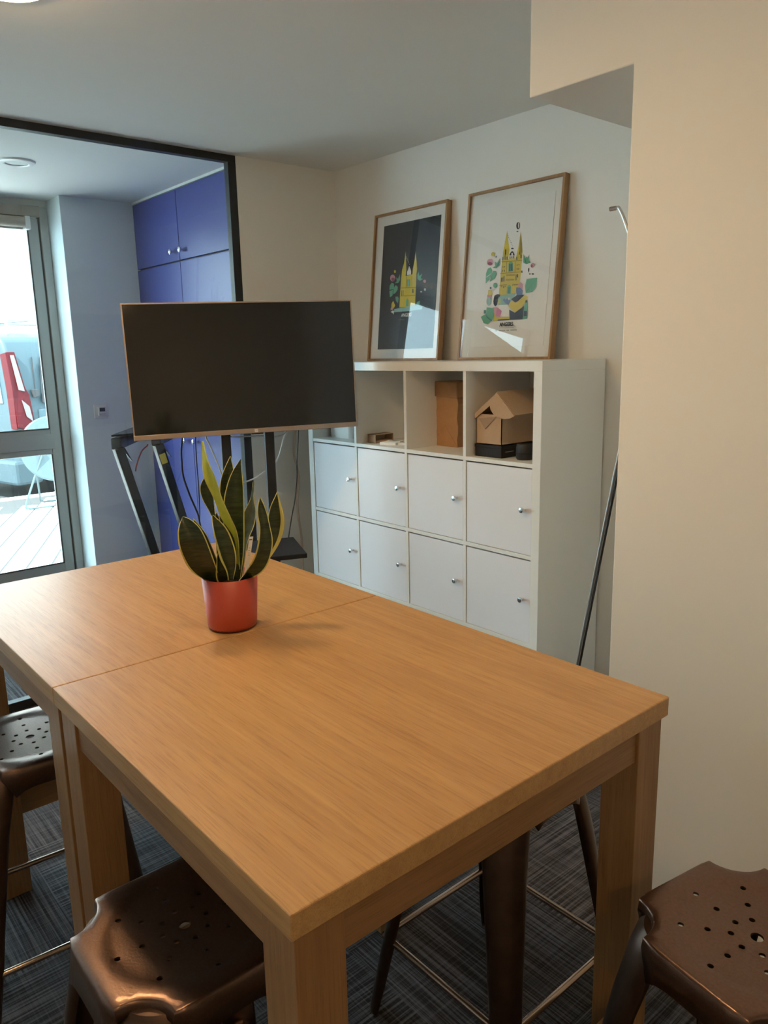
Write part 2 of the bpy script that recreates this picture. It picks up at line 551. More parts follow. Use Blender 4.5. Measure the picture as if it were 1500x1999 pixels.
box('bottom_rail', (XD0, XD1, -1.50, -0.692, 0.02, 0.208), M['alu'], d1, 0.004)
box('pane', (-3.322, -3.314, -1.50, -0.692, 1.078, 2.268), M['window_glass'], d1)
box('pane', (-3.322, -3.314, -1.50, -0.692, 0.208, 0.920), M['window_glass'], d1)
for z0, z1, y0, y1 in ((1.078, 2.268, -1.50, -0.692), (0.208, 0.92, -1.50, -0.692)):
    g = MB()
    g.box(XD1 - 0.004, XD1 + 0.002, y1 - 0.008, y1, z0, z1).box(XD1 - 0.004, XD1 + 0.002, y0, y1, z0, z0 + 0.008)
    g.build('glazing_bead', M['alu_dark'], d1)
rb = thing('roller_blind', 'taupe roller blind rolled up at the top of the glazed street door', 'blind', (-3.26, -1.1, 2.305))
MB().lathe([(0.0, 0.722), (0.031, 0.722), (0.031, 1.49), (0.0, 1.49)], (-3.258, 0, 2.303), 20, axis='Y').build('roll', M['blind'], rb, smooth=True)
box('cassette', (-3.289, -3.262, -1.56, -0.625, 2.338, 2.40), M['blind'], rb, 0.003)
box('bracket', (-3.294, -3.236, -0.720, -0.690, 2.262, 2.336), M['white_plastic'], rb, 0.003)
box('bottom_bar', (-3.285, -3.270, -1.48, -0.73, 2.262, 2.274), M['alu'], rb, 0.002)
w2 = thing('window_2', 'shop window beside the street door', kind='structure')
for y in (-3.3, -2.45, -1.66):
    box('frame_post', (XD0, XD1, y, y + 0.05, 0, 2.40), M['alu'], w2, 0.003)
for z in (0.0, 2.35):
    box('frame_rail', (XD0, XD1, -3.25, -1.66, z, z + 0.05), M['alu'], w2, 0.003)
for y0, y1 in ((-3.25, -2.45), (-2.40, -1.66)):
    box('pane', (-3.322, -3.314, y0, y1, 0.05, 2.35), M['window_glass'], w2)

# ================================================================ OUTDOORS
gp = thing('pavement', 'pale plank paving outside the glazed door', loc=(-6.0, -0.5, -0.1), kind='structure')
box('bed', (-7.85, -3.38, -6.0, 6.0, -0.16, -0.104), M['joint'], gp)
slab_me = None
ang = math.radians(154.4)
dx, dy = Vector((math.cos(ang), math.sin(ang), 0)), Vector((-math.sin(ang), math.cos(ang), 0))
for i in range(-14, 15):
    for j in range(-3, 4):
        c = Vector((-5.6, -0.4, 0)) + dx * (j * 0.92 + (0.46 if i % 2 else 0)) + dy * (i * 0.18)
        if not (-7.35 < c.x < -3.85 and -2.2 < c.y < 1.9): continue
        if slab_me is None:
            o = MB().box(-0.452, 0.452, -0.079, 0.079, -0.015, 0.015).build('paving_slab', M['paving'], gp, world=False)
            slab_me = o.data
        else:
            o = bpy.data.objects.new('paving_slab', slab_me)
            C.objects.link(o)
            o.parent = gp
        o.location = c - gp.location + Vector((0, 0, -0.115))
        o.rotation_euler = (0, 0, ang)
struct(box('kerb', (-8.0, -7.85, -6, 6, -0.22, -0.09), M['paving'], bevel=0.01), 'stone kerb along the street')
struct(box('road', (-12.0, -8.0, -8, 8, -0.30, -0.20), M['asphalt']), 'grey street beyond the kerb')
bd = thing('building', 'bright white building across the street', 'building', (-12.2, 0, -0.2))
box('facade_wall', (-12.5, -12.0, -8, 10, -0.2, 5.2), M['facade'], bd)
box('ledge', (-12.0, -11.93, -8, 10, 2.88, 2.96), M['facade'], bd, 0.005)
box('plinth', (-12.0, -11.96, -8, 10, -0.2, 0.5), M['facade'], bd)

# van parked along the street, rear towards -y
van = thing('van', 'grey blue van with tall red and white tail light parked outside', 'van', (-9.5, 2.1, -0.2), (0, 0, math.radians(14)))
def vp(pts): return [Vector(p) for p in pts]
# local: x to the pavement side, y forward, z up; rear plane y=-2.0
b = MB()
prof = [(-0.95, 0.25), (0.95, 0.25), (0.98, 0.55), (0.97, 1.15), (0.90, 1.75), (0.80, 1.96), (0.62, 2.03), (-0.62, 2.03), (-0.80, 1.96), (-0.90, 1.75), (-0.97, 1.15), (-0.98, 0.55)]
b.prism([(x, -2.0, z) for x, z in prof], (0, 4.3, 0))
b.build('body', M['van'], van, 0.05, world=False, seg=3, smooth=True)
box('side_panel', (0.965, 0.985, -1.72, 2.2, 0.45, 1.12), M['van_light'], van, 0.008, world=False)
b = MB()
b.prism([(0.98, -1.64, 1.22), (0.98, -1.22, 1.22), (0.922, -1.26, 1.72), (0.922, -1.58, 1.72)], (0.02, 0, 0.004))
b.build('side_window', M['white_car'], van, 0.006, world=False)
b = MB()
b.prism([(0.98, -1.10, 1.22), (0.98, -0.22, 1.22), (0.922, -0.26, 1.72), (0.922, -1.04, 1.72)], (0.02, 0, 0.004))
b.build('side_window', M['white_car'], van, 0.006, world=False)
b = MB()
b.prism([(-0.75, -2.0, 1.2), (0.72, -2.0, 1.2), (0.66, -2.0, 1.78), (0.5, -2.0, 1.86), (-0.6, -2.0, 1.86), (-0.7, -2.0, 1.78)], (0, -0.012, 0))
b.build('rear_window', M['car_glass'], van, 0.004, world=False)
b = MB()
b.box(-0.99, 0.99, -2.10, -1.75, 0.22, 0.52)
b.build('bumper', M['van'], van, 0.04, world=False)
def fx(z, o):      # outer surface of the side, following the tumblehome
    return (0.985 if z < 1.15 else 0.985 - (z - 1.15) / 0.6 * 0.075) + o
def on_side(pts, o): return [(fx(z, o), y, z) for y, z in pts]
tl = MB()
tl.prism(on_side([(-2.01, 1.80), (-1.91, 1.80), (-1.855, 1.37), (-1.82, 1.30), (-1.80, 0.97), (-1.93, 0.89), (-2.01, 0.92)], 0.0), (0.03, 0, 0.004))
tl.prism([(0.80, -2.0, 1.78), (0.93, -2.0, 1.80), (0.99, -2.0, 1.35), (0.99, -2.0, 0.90), (0.86, -2.0, 0.90), (0.85, -2.0, 1.35)], (0, -0.02, 0))
tlo = tl.build('tail_light', M['red_lens'], van, 0.004, world=False)
for pts in ([(-1.975, 1.765), (-1.93, 1.765), (-1.875, 1.34), (-1.945, 1.36)], [(-1.93, 1.24), (-1.85, 1.16), (-1.825, 0.98), (-1.895, 1.04)]):
    k = MB()
    k.prism(on_side(pts, 0.031), (0.008, 0, 0.002))
    k.build('clear_lens', M['white_lens'], tlo, world=False)
b = MB()
b.prism(on_side([(-1.78, 1.36), (-1.70, 1.36), (-1.69, 1.28), (-1.76, 1.26)], 0.0), (0.04, 0, 0))
b.build('door_hinge', M['tyre'], van, 0.004, world=False)
for ya, yb in ((-1.66, -1.20), (-1.12, -0.2)):
    b = MB()
    for pa, pb_ in (((ya, 1.20), (yb, 1.20)), ((yb, 1.20), (yb - 0.05, 1.74)), ((yb - 0.05, 1.74), (ya + 0.08, 1.74)), ((ya + 0.08, 1.74), (ya, 1.20))):
        b.bar((fx(pa[1], 0.022), *pa), (fx(pb_[1], 0.022), *pb_), 0.02, 0.02, up=(1, 0, 0))
    fr = b.build('window_seal', M['tyre'], van, world=False, doubles=False)
    fr['kind'] = 'stuff'
b = MB()
b.bar((0.99, -1.74, 0.5), (fx(1.74, 0.012), -1.70, 1.74), 0.012, 0.012, up=(1, 0, 0))
b.build('panel_gap', M['tyre'], van, world=False)
for y in (-1.3, 1.5):
    b = MB()
    b.lathe([(0.0, 0.78), (0.22, 0.78), (0.33, 0.76), (0.34, 0.99), (0.22, 1.0), (0.2, 0.97), (0.0, 0.97)], (0, y, 0.34), 24, axis='X')
    b.build('wheel', M['tyre'], van, world=False, smooth=False)
b = MB()
b.tube([(0.62, -1.8, 2.02), (0.62, -1.8, 2.2), (0.62, 1.2, 2.2), (0.62, 1.2, 2.02)], 0.025, smooth=False)
b.tube([(-0.62, -1.8, 2.02), (-0.62, -1.8, 2.2), (-0.62, 1.2, 2.2), (-0.62, 1.2, 2.02)], 0.025, smooth=False)
for y in (-1.5, -0.5, 0.7): b.tube([(-0.62, y, 2.2), (0.62, y, 2.2)], 0.03, smooth=False)
b.build('roof_rack', M['alu'], van, world=False)

# folded bistro table on the pavement
ft = thing('folding_table', 'white round folding table with its top tipped upright on the pavement', 'table', (-7.1, 0.48, -0.1))
b = MB()
b.lathe([(0.0, 0.0), (0.345, 0.0), (0.36, 0.008), (0.36, 0.022), (0.345, 0.03), (0.0, 0.03)], (0, 0, 0), 40, axis='X')
o = b.build('tabletop', M['white_enamel'], ft, world=False, smooth=False)
o.location = (0, 0.0, 0.64)
o.rotation_euler = (0, math.radians(-9), 0)
b = MB()
b.tube([(0.06, -0.13, 0.62), (0.05, -0.36, 0.08), (0.05, -0.34, 0.02), (0.05, -0.28, 0.012), (0.05, 0.3, 0.012), (0.05, 0.36, 0.05), (0.06, 0.14, 0.62)], 0.011)
b.build('leg_frame', M['white_enamel'], ft, world=False, smooth=True)
b = MB()
b.tube([(-0.03, -0.2, 0.62), (-0.25, -0.13, 0.1), (-0.28, -0.1, 0.02), (-0.28, -0.02, 0.012), (-0.28, 0.3, 0.012), (-0.27, 0.36, 0.04), (-0.03, 0.2, 0.62)], 0.011)
b.build('leg_frame', M['white_enamel'], ft, world=False, smooth=True)

# ================================================================ NEXT ROOM THINGS
cb = thing('cupboard', 'tall indigo blue built-in cupboard with round knobs behind the glass', 'cupboard', (-2.47, 0.13, 0))
cg = box('carcass', (-3.095 + 0.03, -1.775, -0.110, 0.39, 0.0, 2.425), M['blue_edge'], cb)
box('cornice', (-3.065, -1.775, -0.135, 0.39, 2.426, 2.439), M['skirting'], cb)
ddz = {'upper': (2.045, 2.422), 'lower': (0.05, 2.036)}
for nm, (z0, z1) in ddz.items():
    for x0, x1, kx in ((-3.066, -2.482, -2.545), (-2.476, -1.865, -2.425)):
        dr = box('door', (x0, x1, -0.130, -0.110, z0, z1), M['blue'], cb, 0.0015)
        kz = 2.095 if nm == 'upper' else 1.013
        k = MB()
        k.lathe([(0.0, -0.002), (0.006, 0.0), (0.006, 0.016), (0.015, 0.022), (0.016, 0.030), (0.011, 0.035), (0.0, 0.036)], (kx, -0.130, kz), 20, axis='Y')
        for v in k.bm.verts: v.co.y = -0.130 - (v.co.y + 0.130) if v.co.y > -0.130 else v.co.y
        k.build('knob', M['chrome'], dr, smooth=True)
box('filler_panel', (-1.858, -1.775, -0.130, -0.110, 0.05, 2.422), M['blue'], cb, 0.0015)

th = thing('thermostat', 'small square white thermostat with grey display on the wall beyond the glass', 'thermostat', (-3.07, -0.44, 1.18))
box('back_plate', (-3.07, -3.062, -0.489, -0.400, 1.142, 1.226), M['white_plastic'], th, 0.003)
box('housing', (-3.062, -3.05, -0.467, -0.418, 1.158, 1.212), M['white_plastic'], th, 0.003)
box('display', (-3.0505, -3.0485, -0.459, -0.426, 1.183, 1.206), M['display'], th)
box('slot', (-3.0505, -3.0492, -0.462, -0.424, 1.166, 1.169), M['alu'], th)

dl = thing('ceiling_spotlight', 'unlit round recessed spotlight in the ceiling beyond the glass', 'spotlight', (-2.395, -0.985, CEIL))
b = MB()
b.lathe([(0.052, -0.001), (0.052, -0.010), (0.060, -0.014), (0.082, -0.008), (0.086, 0.0)], (-2.395, -0.985, CEIL), 36)
b.build('rim', M['white_plastic'], dl, smooth=True)
b = MB()
b.lathe([(0.052, -0.006), (0.03, -0.004), (0.0, -0.003)], (-2.395, -0.985, CEIL), 36)
b.build('diffuser', M['unlit'], dl, smooth=True)

# black stand with two sloping uprights behind the glass
ts = thing('metal_stand', 'black metal stand with two sloping uprights and yellow sticker behind the glass', 'stand', (-2.3, -0.45, 0))
for k, dyk in enumerate((0.0, 0.217)):
    top, foot = Vector((-2.15, -0.722 + dyk, 1.075)), Vector((-2.15, -0.455 + dyk, 0.0))
    adir = Vector((-0.8, 0.6, 0)).normalized()
    end = top + adir * (0.42 if k == 0 else 0.36)
    b = MB()
    b.bar(top + Vector((0, 0.005, -0.02)), foot, 0.048, 0.05, up=(1, 0, 0))
    lg = b.build('upright', M['black_metal'], ts, 0.006)
    b = MB()
    b.bar(top - adir * 0.012, end, 0.05, 0.058)
    b.prism([top + Vector((0.012, 0.02, -0.02)), top + Vector((0.012, 0.075, -0.10)), top + adir * 0.12 + Vector((0.012, 0, -0.025))], (-0.024, 0, 0))
    b.build('arm', M['black_metal'], ts, 0.008)
    b = MB()
    b.bar(foot + Vector((0.06, -0.02, 0.012)), foot + Vector((-0.08, 0.03, 0.012)), 0.05, 0.024)
    b.build('foot', M['black_metal'], ts, 0.004)
    if k == 1:
        b = MB()
        t = (foot - top).normalized()
        p = top + t * 0.075 + Vector((0.0262, -0.004, 0))
        n = t.cross(Vector((1, 0, 0)))
        b.prism([p + n * 0.017, p - n * 0.017, p - n * 0.017 + t * 0.055, p + n * 0.017 + t * 0.055], (0.001, 0, 0))
        b.build('warning_sticker', M['yellow_sticker'], lg)['label'] = 'yellow sticker'
b = MB()
p0 = Vector((-2.15, -0.745, 1.112)); ad = Vector((-0.8, 0.6, 0))
b.prism([p0, p0 + Vector((0, 0.26, 0)), p0 + Vector((0, 0.26, 0)) + ad * 0.40, p0 + ad * 0.44], (0, 0, 0.010))
b.build('top_plate', M['black_metal'], ts, 0.002)
b = MB()
b.bar((-2.40, -0.52, 1.085), (-2.40, -0.27, 1.085), 0.045, 0.05)
b.build('cross_bar', M['black_metal'], ts, 0.005)

def cable(name, pts, r, m, label, group=None, parent=None):
    o = MB().tube(pts, r).build(name, m, smooth=True)
    return tag(o, label, 'cable', group)
cable('power_cable', [(-2.125, -0.565, 1.058), (-2.118, -0.573, 1.052), (-2.115, -0.606, 1.026), (-2.112, -0.64, 0.961), (-2.112, -0.649, 0.927)], 0.0035, M['red_cable'], 'short dark red cable hanging between stand arm and sloping upright')

# ================================================================ TELEVISION AND ITS STAND
TVC = Vector((-1.1696, -0.5146, 1.4509))
TVYAW = 1.1796
tr = Vector((math.cos(TVYAW), math.sin(TVYAW), 0))       # to the right along the screen
tn = Vector((math.sin(TVYAW), -math.cos(TVYAW), 0))      # out of the screen
def T(r, n, z): return TVC + tr * r + tn * n + Vector((0, 0, z - TVC.z))
st = thing('television_stand', 'black floor stand with two posts and a small shelf under the television', 'stand', T(0, -0.07, 0), (0, 0, TVYAW))
for r in (-0.095, 0.097):
    MB().bar(T(r, -0.07, 0.02), T(r, -0.07, 1.60), 0.042, 0.03, up=tn).build('post', M['black_metal'], st, 0.004)
MB().bar(T(-0.23, -0.07, 1.5), T(0.23, -0.07, 1.5), 0.028, 0.05).build('mount_bar', M['black_metal'], st, 0.003)
b = MB()
b.prism([T(-0.172, -0.03, 0.67), T(0.178, -0.03, 0.67), T(0.172, 0.285, 0.67), T(-0.172, 0.285, 0.67)], (0, 0, 0.02))
b.build('shelf', M['black_metal'], st, 0.003)
for r in (-0.095, 0.097):
    MB().bar(T(r, -0.055, 0.645), T(r, 0.20, 0.66), 0.02, 0.02).build('shelf_bracket', M['black_metal'], st, 0.002)
    MB().bar(T(r * 2.2, -0.28, 0.03), T(r * 2.2, 0.30, 0.03), 0.045, 0.028).build('foot', M['black_metal'], st, 0.004)
MB().bar(T(-0.26, -0.07, 0.035), T(0.28, -0.07, 0.035), 0.05, 0.03).build('base_bar', M['black_metal'], st, 0.004)

tv = thing('television', 'large flat television with black screen and thin brushed frame on the stand', 'television', TVC, (-0.03, -0.0141, TVYAW))
box('back_cover', (-0.474, 0.474, 0.004, 0.018, -0.268, 0.269), M['tv_back'], tv, 0.004, world=False)
box('electronics_cover', (-0.34, 0.34, 0.018, 0.048, -0.24, 0.05), M['tv_back'], tv, 0.01, world=False)
box('screen', (-0.4745, 0.4745, -0.0065, 0.004, -0.2545, 0.2701), M['screen'], tv, world=False)
b = MB()
b.box(-0.48, 0.48, -0.009, 0.012, 0.2701, 0.2756)
b.box(-0.48, -0.4745, -0.009, 0.012, -0.2545, 0.2701).box(0.4745, 0.48, -0.009, 0.012, -0.2545, 0.2701)
b.build('frame', M['tv_frame'], tv, world=False)
bz = box('bottom_strip', (-0.48, 0.48, -0.010, 0.014, -0.2756, -0.2545), M['tv_frame'], tv, 0.0015, world=False)
lg = box('logo_plate', (0.018, 0.032, -0.0115, -0.010, -0.2715, -0.2585), M['paper'], bz, world=False)
text_poly('mi', 0.011, M['tv_frame'], 'logo', bz, Matrix.Translation((0.025, -0.0118, -0.2684)) @ Matrix.Rotation(math.pi / 2, 4, 'X'))
box('sensor', (0.005, 0.055, -0.006, 0.010, -0.2806, -0.2756), M['tv_back'], tv, 0.001, world=False)

cable('power_cable', [(-1.375, -0.70, 1.25), (-1.40, -0.712, 1.17), (-1.42, -0.716, 1.10), (-1.42, -0.718, 1.053), (-1.42, -0.716, 0.983), (-1.42, -0.693, 0.899), (-1.42, -0.666, 0.824), (-1.42, -0.654, 0.775), (-1.42, -0.64, 0.60), (-1.42, -0.62, 0.3), (-1.42, -0.6, 0.006)], 0.0042, M['black_cable'], 'thick black cable hanging from the left half of the television')
cable('power_cable', [(-1.37, -0.64, 1.25), (-1.42, -0.64, 1.18), (-1.44, -0.636, 1.042), (-1.44, -0.635, 0.924), (-1.44, -0.639, 0.805), (-1.44, -0.642, 0.734), (-1.45, -0.63, 0.4), (-1.46, -0.6, 0.005)], 0.0026, M['black_cable'], 'thin straight black cable beside the thick one below the television')
cable('network_cable', [(-1.28, -0.15, 1.22), (-1.38, -0.148, 1.17), (-1.42, -0.151, 1.148), (-1.42, -0.181, 1.095), (-1.42, -0.209, 1.023), (-1.42, -0.246, 0.982), (-1.42, -0.3, 0.953), (-1.42, -0.359, 0.928), (-1.42, -0.418, 0.92), (-1.42, -0.482, 0.936), (-1.42, -0.52, 0.964), (-1.42, -0.542, 1.022), (-1.42, -0.575, 1.108), (-1.42, -0.592, 1.151), (-1.39, -0.6, 1.22)], 0.0038, M['white_cable'], 'white cable looping behind both stand posts under the television')
cable('network_cable', [(-1.36, -0.55, 1.2), (-1.40, -0.479, 1.143), (-1.40, -0.398, 1.136), (-1.40, -0.313, 1.131), (-1.40, -0.231, 1.121), (-1.40, -0.178, 1.136), (-1.37, -0.15, 1.2)], 0.0035, M['print_grey'], 'grey cable sagging just below the lower television edge')
cable('power_cable', [(-1.20, -0.25, 1.23), (-1.17, -0.262, 1.195), (-1.15, -0.272, 1.165), (-1.15, -0.287, 1.031), (-1.15, -0.291, 0.961), (-1.14, -0.314, 0.86), (-1.125, -0.346, 0.785), (-1.115, -0.375, 0.6935)], 0.0028, M['black_cable'], 'black cable dropping from the television onto the stand shelf')
cable('wall_cable', [(-1.694, 0.072, 1.3), (-1.694, 0.072, 1.114), (-1.694, 0.064, 1.026), (-1.694, 0.061, 0.972), (-1.694, 0.077, 0.909), (-1.694, 0.083, 0.829), (-1.694, 0.07, 0.718), (-1.694, 0.072, 0.632), (-1.694, 0.086, 0.514), (-1.694, 0.087, 0.338), (-1.694, 0.08, 0.02)], 0.0055, M['beige_cable'], 'beige cable running down the white wall left of the bookcase')

# ================================================================ BOOKCASE
bc = thing('bookcase', 'white cube bookcase with open top row and closed doors below', 'bookcase', (-0.732, 0.195, 0))
TH, TI, CELL, WB, HB, DB = 0.038, 0.016, 0.335, 1.464, 1.464, 0.39
box('top_panel', (-WB, 0, 0, DB, HB - TH, HB), M['white_lam'], bc, 0.0012)
box('base_panel', (-WB, 0, 0, DB, 0, TH), M['white_lam'], bc, 0.0012)
box('side_panel', (-TH, 0, 0, DB, TH, HB - TH), M['white_lam'], bc, 0.0012)
box('side_panel', (-WB, -WB + TH, 0, DB, TH, HB - TH), M['white_lam'], bc, 0.0012)
xs = [-WB + TH + k * (CELL + TI) for k in range(4)]       # left inner faces of the columns
zs = [TH + k * (CELL + TI) for k in range(4)]             # bottoms of the rows
for k in range(1, 4):
    box('shelf', (-WB + TH, -TH, 0.001, DB, zs[k] - TI, zs[k]), M['white_lam'], bc, 0.001)
for i in range(1, 4):
    for k in range(4):
        box('divider', (xs[i] - TI, xs[i], 0.001, DB, zs[k], zs[k] + CELL), M['white_lam'], bc, 0.001)
def knob(px, py, pz, parent):
    k = MB()
    prof = [(0.0, 0.0), (0.0045, 0.0), (0.0045, 0.012), (0.0095, 0.015), (0.0105, 0.020), (0.0095, 0.025), (0.0, 0.027)]
    k.lathe([(r, z) for r, z in prof], (0, 0, 0), 18)
    for v in k.bm.verts: v.co = Vector((px + v.co.x, py - v.co.z, pz + v.co.y))
    return k.build('knob', M['chrome'], parent, smooth=True)
for k in range(3):
    for i in range(4):
        x0, z0 = xs[i], zs[k]
        dr = box('door', (x0 + 0.003, x0 + CELL - 0.003, 0.004, 0.020, z0 + 0.002, z0 + CELL - 0.006), M['door_lam'], bc, 0.001)
        knob(x0 + CELL - 0.034, 0.004, z0 + CELL * 0.5 + 0.008, dr)

# things in the open row; shelf top is ZS
ZS = zs[3]
bag = thing('paper_bag', 'brown kraft paper bag with folded top standing in the open shelf', 'bag', (-0.67, 0.25, ZS))
b = MB()
x0, x1, y0, y1 = -0.757, -0.596, 0.185, 0.315
nz = 9
rings = []
for k in range(nz):
    z = ZS + 0.0005 + 0.25 * k / (nz - 1)
    w = 0.004 * math.sin(k * 1.9)
    ring = []
    for (x, y) in ((x0, y0), ((x0 + x1) / 2, y0 - 0.003 + 0.002 * math.sin(k * 2.3)), (x1, y0), (x1 + 0.0, (y0 + y1) / 2 + 0), (x1, y1), ((x0 + x1) / 2, y1), (x0, y1), (x0, (y0 + y1) / 2)):
        sx = w if x == x0 else (-w if x == x1 else 0)
        if abs(y - (y0 + y1) / 2) < 1e-6: sx += -0.010 * (k / nz) if x == x1 else 0.010 * (k / nz)
        ring.append(b.bm.verts.new((x + sx, y, z)))
    rings.append(ring)
for a, c in zip(rings, rings[1:]):
    for i in range(8): b.bm.faces.new([a[i], a[(i + 1) % 8], c[(i + 1) % 8], c[i]])
b.bm.faces.new(rings[0][::-1]); b.bm.faces.new(rings[-1])
bo = b.build('bag_body', M['kraft'], bag)
b = MB()
fz = ZS + 0.218
b.prism([(x0 - 0.009, y0 - 0.012, fz + 0.002), (x1 + 0.008, y0 - 0.012, fz - 0.004), (x1 + 0.008, y1 + 0.006, fz), (x0 - 0.009, y1 + 0.006, fz)], (0, 0, 0.066))
b.build('folded_top', M['kraft'], bag, 0.005)
b = MB()
for pa, pc in (((x0 + 0.002, ZS + 0.003), ((x0 + x1) / 2 + 0.006, ZS + 0.092)), ((x1 - 0.002, ZS + 0.003), ((x0 + x1) / 2 + 0.006, ZS + 0.092))):
    b.bar((pa[0], y0 - 0.002, pa[1]), (pc[0], y0 - 0.0035, pc[1]), 0.0014, 0.0016, up=(0, 1, 0))
b.build('bottom_crease', M['kraft'], bag)

bb = thing('black_box', 'flat black box lying under the cardboard box in the right open shelf', 'box', (-0.29, 0.19, ZS))
box('box_base', (-0.361, -0.222, 0.042, 0.34, ZS, ZS + 0.038), M['black_card'], bb, 0.0015)
box('box_lid', (-0.3625, -0.2205, 0.0405, 0.3415, ZS + 0.036, ZS + 0.049), M['black_card'], bb, 0.0015)
box('printed_line', (-0.2205, -0.2199, 0.062, 0.112, ZS + 0.022, ZS + 0.0245), M['print_grey'], bb)
cbx = thing('cardboard_box', 'brown cardboard box with raised lid on the flat black box', 'box', (-0.29, 0.19, ZS + 0.0495))
zb = ZS + 0.0495
X0, X1, Y0, Y1, HZ = -0.358, -0.226, 0.046, 0.33, 0.118
b = MB()
t = 0.003
b.box(X0, X1, Y0, Y0 + t, zb, zb + HZ)
b.box(X1 - t, X1, Y0, Y1, zb, zb + HZ).box(X0, X0 + t, Y0, Y1, zb, zb + HZ).box(X0, X1, Y1 - t, Y1, zb, zb + HZ).box(X0, X1, Y0, Y1, zb, zb + t)
b.build('carton', M['card'], cbx, doubles=False)
xr, zr, xe = -0.246, zb + 0.205, -0.158
b = MB()   # lid folded like a gable, with a curved tuck flap in front
b.prism([(xr, Y0 - 0.004, zr), (xe, Y0 - 0.004, zb + 0.118), (xe, Y1, zb + 0.124), (xr, Y1, zr + 0.004)], (0, 0, 0.003))
b.build('lid', M['card'], cbx)
b = MB()
fl = [(xr, zr), (-0.285, zb + 0.162), (-0.276, zb + 0.136), (-0.262, zb + 0.120), (-0.24, zb + 0.109), (-0.21, zb + 0.104), (-0.18, zb + 0.108), (xe, zb + 0.118)]
b.prism([(x, Y0 - 0.0075, z) for x, z in fl], (0, 0.003, 0))
b.build('tuck_flap', M['card'], cbx)
b = MB()
b.prism([(x, Y0 - 0.0066, z) for x, z in ((xr, zr), (X0 - 0.003, zb + 0.120), (X0 - 0.003, zb + 0.098), (-0.285, zb + 0.150))], (0, 0.0026, 0))
b.build('corner_flap', M['card'], cbx)
b = MB()
b.prism([(xr, Y0 - 0.004, zr), (X0 - 0.003, Y0 - 0.006, zb + 0.104), (X0 - 0.003, Y0 + 0.16, zb + 0.122), (xr, Y1, zr + 0.002)], (0, 0, 0.003))
b.build('side_flap', M['card'], cbx)
b = MB()
b.prism([(X0 + 0.014, Y0 - 0.001, zb + 0.100), (X0 + 0.106, Y0 - 0.001, zb + 0.112), (X0 + 0.05, Y0 - 0.003, zb + 0.060)], (0, -0.001, 0))
b.build('tab_shadow', M['card_dark'], cbx)  # dark patch painting the shadow below the lid's left slope
sp = thing('desk_device', 'small rounded black object in the right corner of the open shelf', 'device', (-0.142, 0.085, ZS))
b = MB()
b.lathe([(0.0, 0.0), (0.030, 0.0), (0.034, 0.008), (0.034, 0.05), (0.030, 0.060), (0.0, 0.064)], (-0.142, 0.085, ZS), 24)
b.build('casing', M['tv_back'], sp, smooth=True)
b = MB()
b.lathe([(0.033, 0.02), (0.0352, 0.021), (0.0352, 0.026), (0.033, 0.027)], (-0.142, 0.085, ZS), 24)
b.build('ring', M['black_card'], sp)
sb = thing('cardboard_tray', 'small open ended brown box lying in the second open shelf', 'box', (-1.03, 0.11, ZS))
bx0, bx1, by0, by1, bz = -1.056, -1.000, 0.055, 0.165, 0.040
b = MB()
b.box(bx0, bx1, by0, by0 + 0.002, ZS, ZS + bz).box(bx0, bx1, by1 - 0.002, by1, ZS, ZS + bz)
b.box(bx0, bx1, by0, by1, ZS, ZS + 0.002).box(bx0, bx1, by0, by1, ZS + bz - 0.002, ZS + bz).box(bx0, bx0 + 0.002, by0, by1, ZS, ZS + bz)
b.build('sleeve', M['card_dark'], sb, doubles=False)
b = MB()
b.box(bx0 + 0.003, bx1 - 0.006, by0 + 0.003, by1 - 0.003, ZS + 0.0025, ZS + 0.010)
b.build('tray', M['card'], sb)
for i, (cx, cy, w, d, a, dz, lb) in enumerate(((-0.915, 0.075, 0.085, 0.055, 0.3, 0.0, 'white booklet lying flat in the second open shelf beside the small box'),
                                              (-0.862, 0.11, 0.085, 0.055, 0.15, 0.0, 'pale printed booklet at the divider end of the second open shelf'),
                                              (-0.90, 0.082, 0.075, 0.05, 0.5, 0.0125, 'thin leaflet lying on top of the white booklet'))):
    bk = thing('booklet', lb, 'booklet', (cx, cy, ZS + dz), (0, 0, a), 'booklets in the open shelf')
    hh = 0.012 if dz == 0 else 0.004
    box('cover', (-w / 2, w / 2, -d / 2, d / 2, 0.0, hh), M['paper'], bk, 0.001, world=False)
    box('cover_print', (-w * 0.3, w * 0.35, -d * 0.35, d * 0.1, hh, hh + 0.0004), M['print_grey'], bk, world=False)
wb = thing('storage_bin', 'white plastic bin in the leftmost open shelf behind the television', 'bin', (-1.32, 0.2, ZS))
b = MB()
def rr(x0, x1, y0, y1, r, z, n=5):
    out = []
    for cx, cy, a0 in ((x1 - r, y1 - r, 0), (x0 + r, y1 - r, 90), (x0 + r, y0 + r, 180), (x1 - r, y0 + r, 270)):
        for k in range(n + 1):
            a = math.radians(a0 + 90 * k / n)
            out.append((cx + r * math.cos(a), cy + r * math.sin(a), z))
    return out
lv = [rr(-1.412, -1.232, 0.092, 0.31, 0.03, ZS), rr(-1.42, -1.222, 0.085, 0.32, 0.035, ZS + 0.15), rr(-1.416, -1.226, 0.089, 0.316, 0.033, ZS + 0.15), rr(-1.408, -1.236, 0.096, 0.306, 0.028, ZS + 0.004)]
vr = [[b.bm.verts.new(p) for p in l] for l in lv]
for a, c in zip(vr, vr[1:]):
    for i in range(len(a)): b.bm.faces.new([a[i], a[(i + 1) % len(a)], c[(i + 1) % len(a)], c[i]])
b.bm.faces.new(vr[0][::-1]); b.bm.faces.new(vr[-1])
b.build('tub', M['white_plastic'], wb, smooth=False)
b = MB()
l0, l1 = rr(-1.424, -1.218, 0.081, 0.324, 0.037, ZS + 0.1505), rr(-1.422, -1.220, 0.083, 0.322, 0.036, ZS + 0.165)
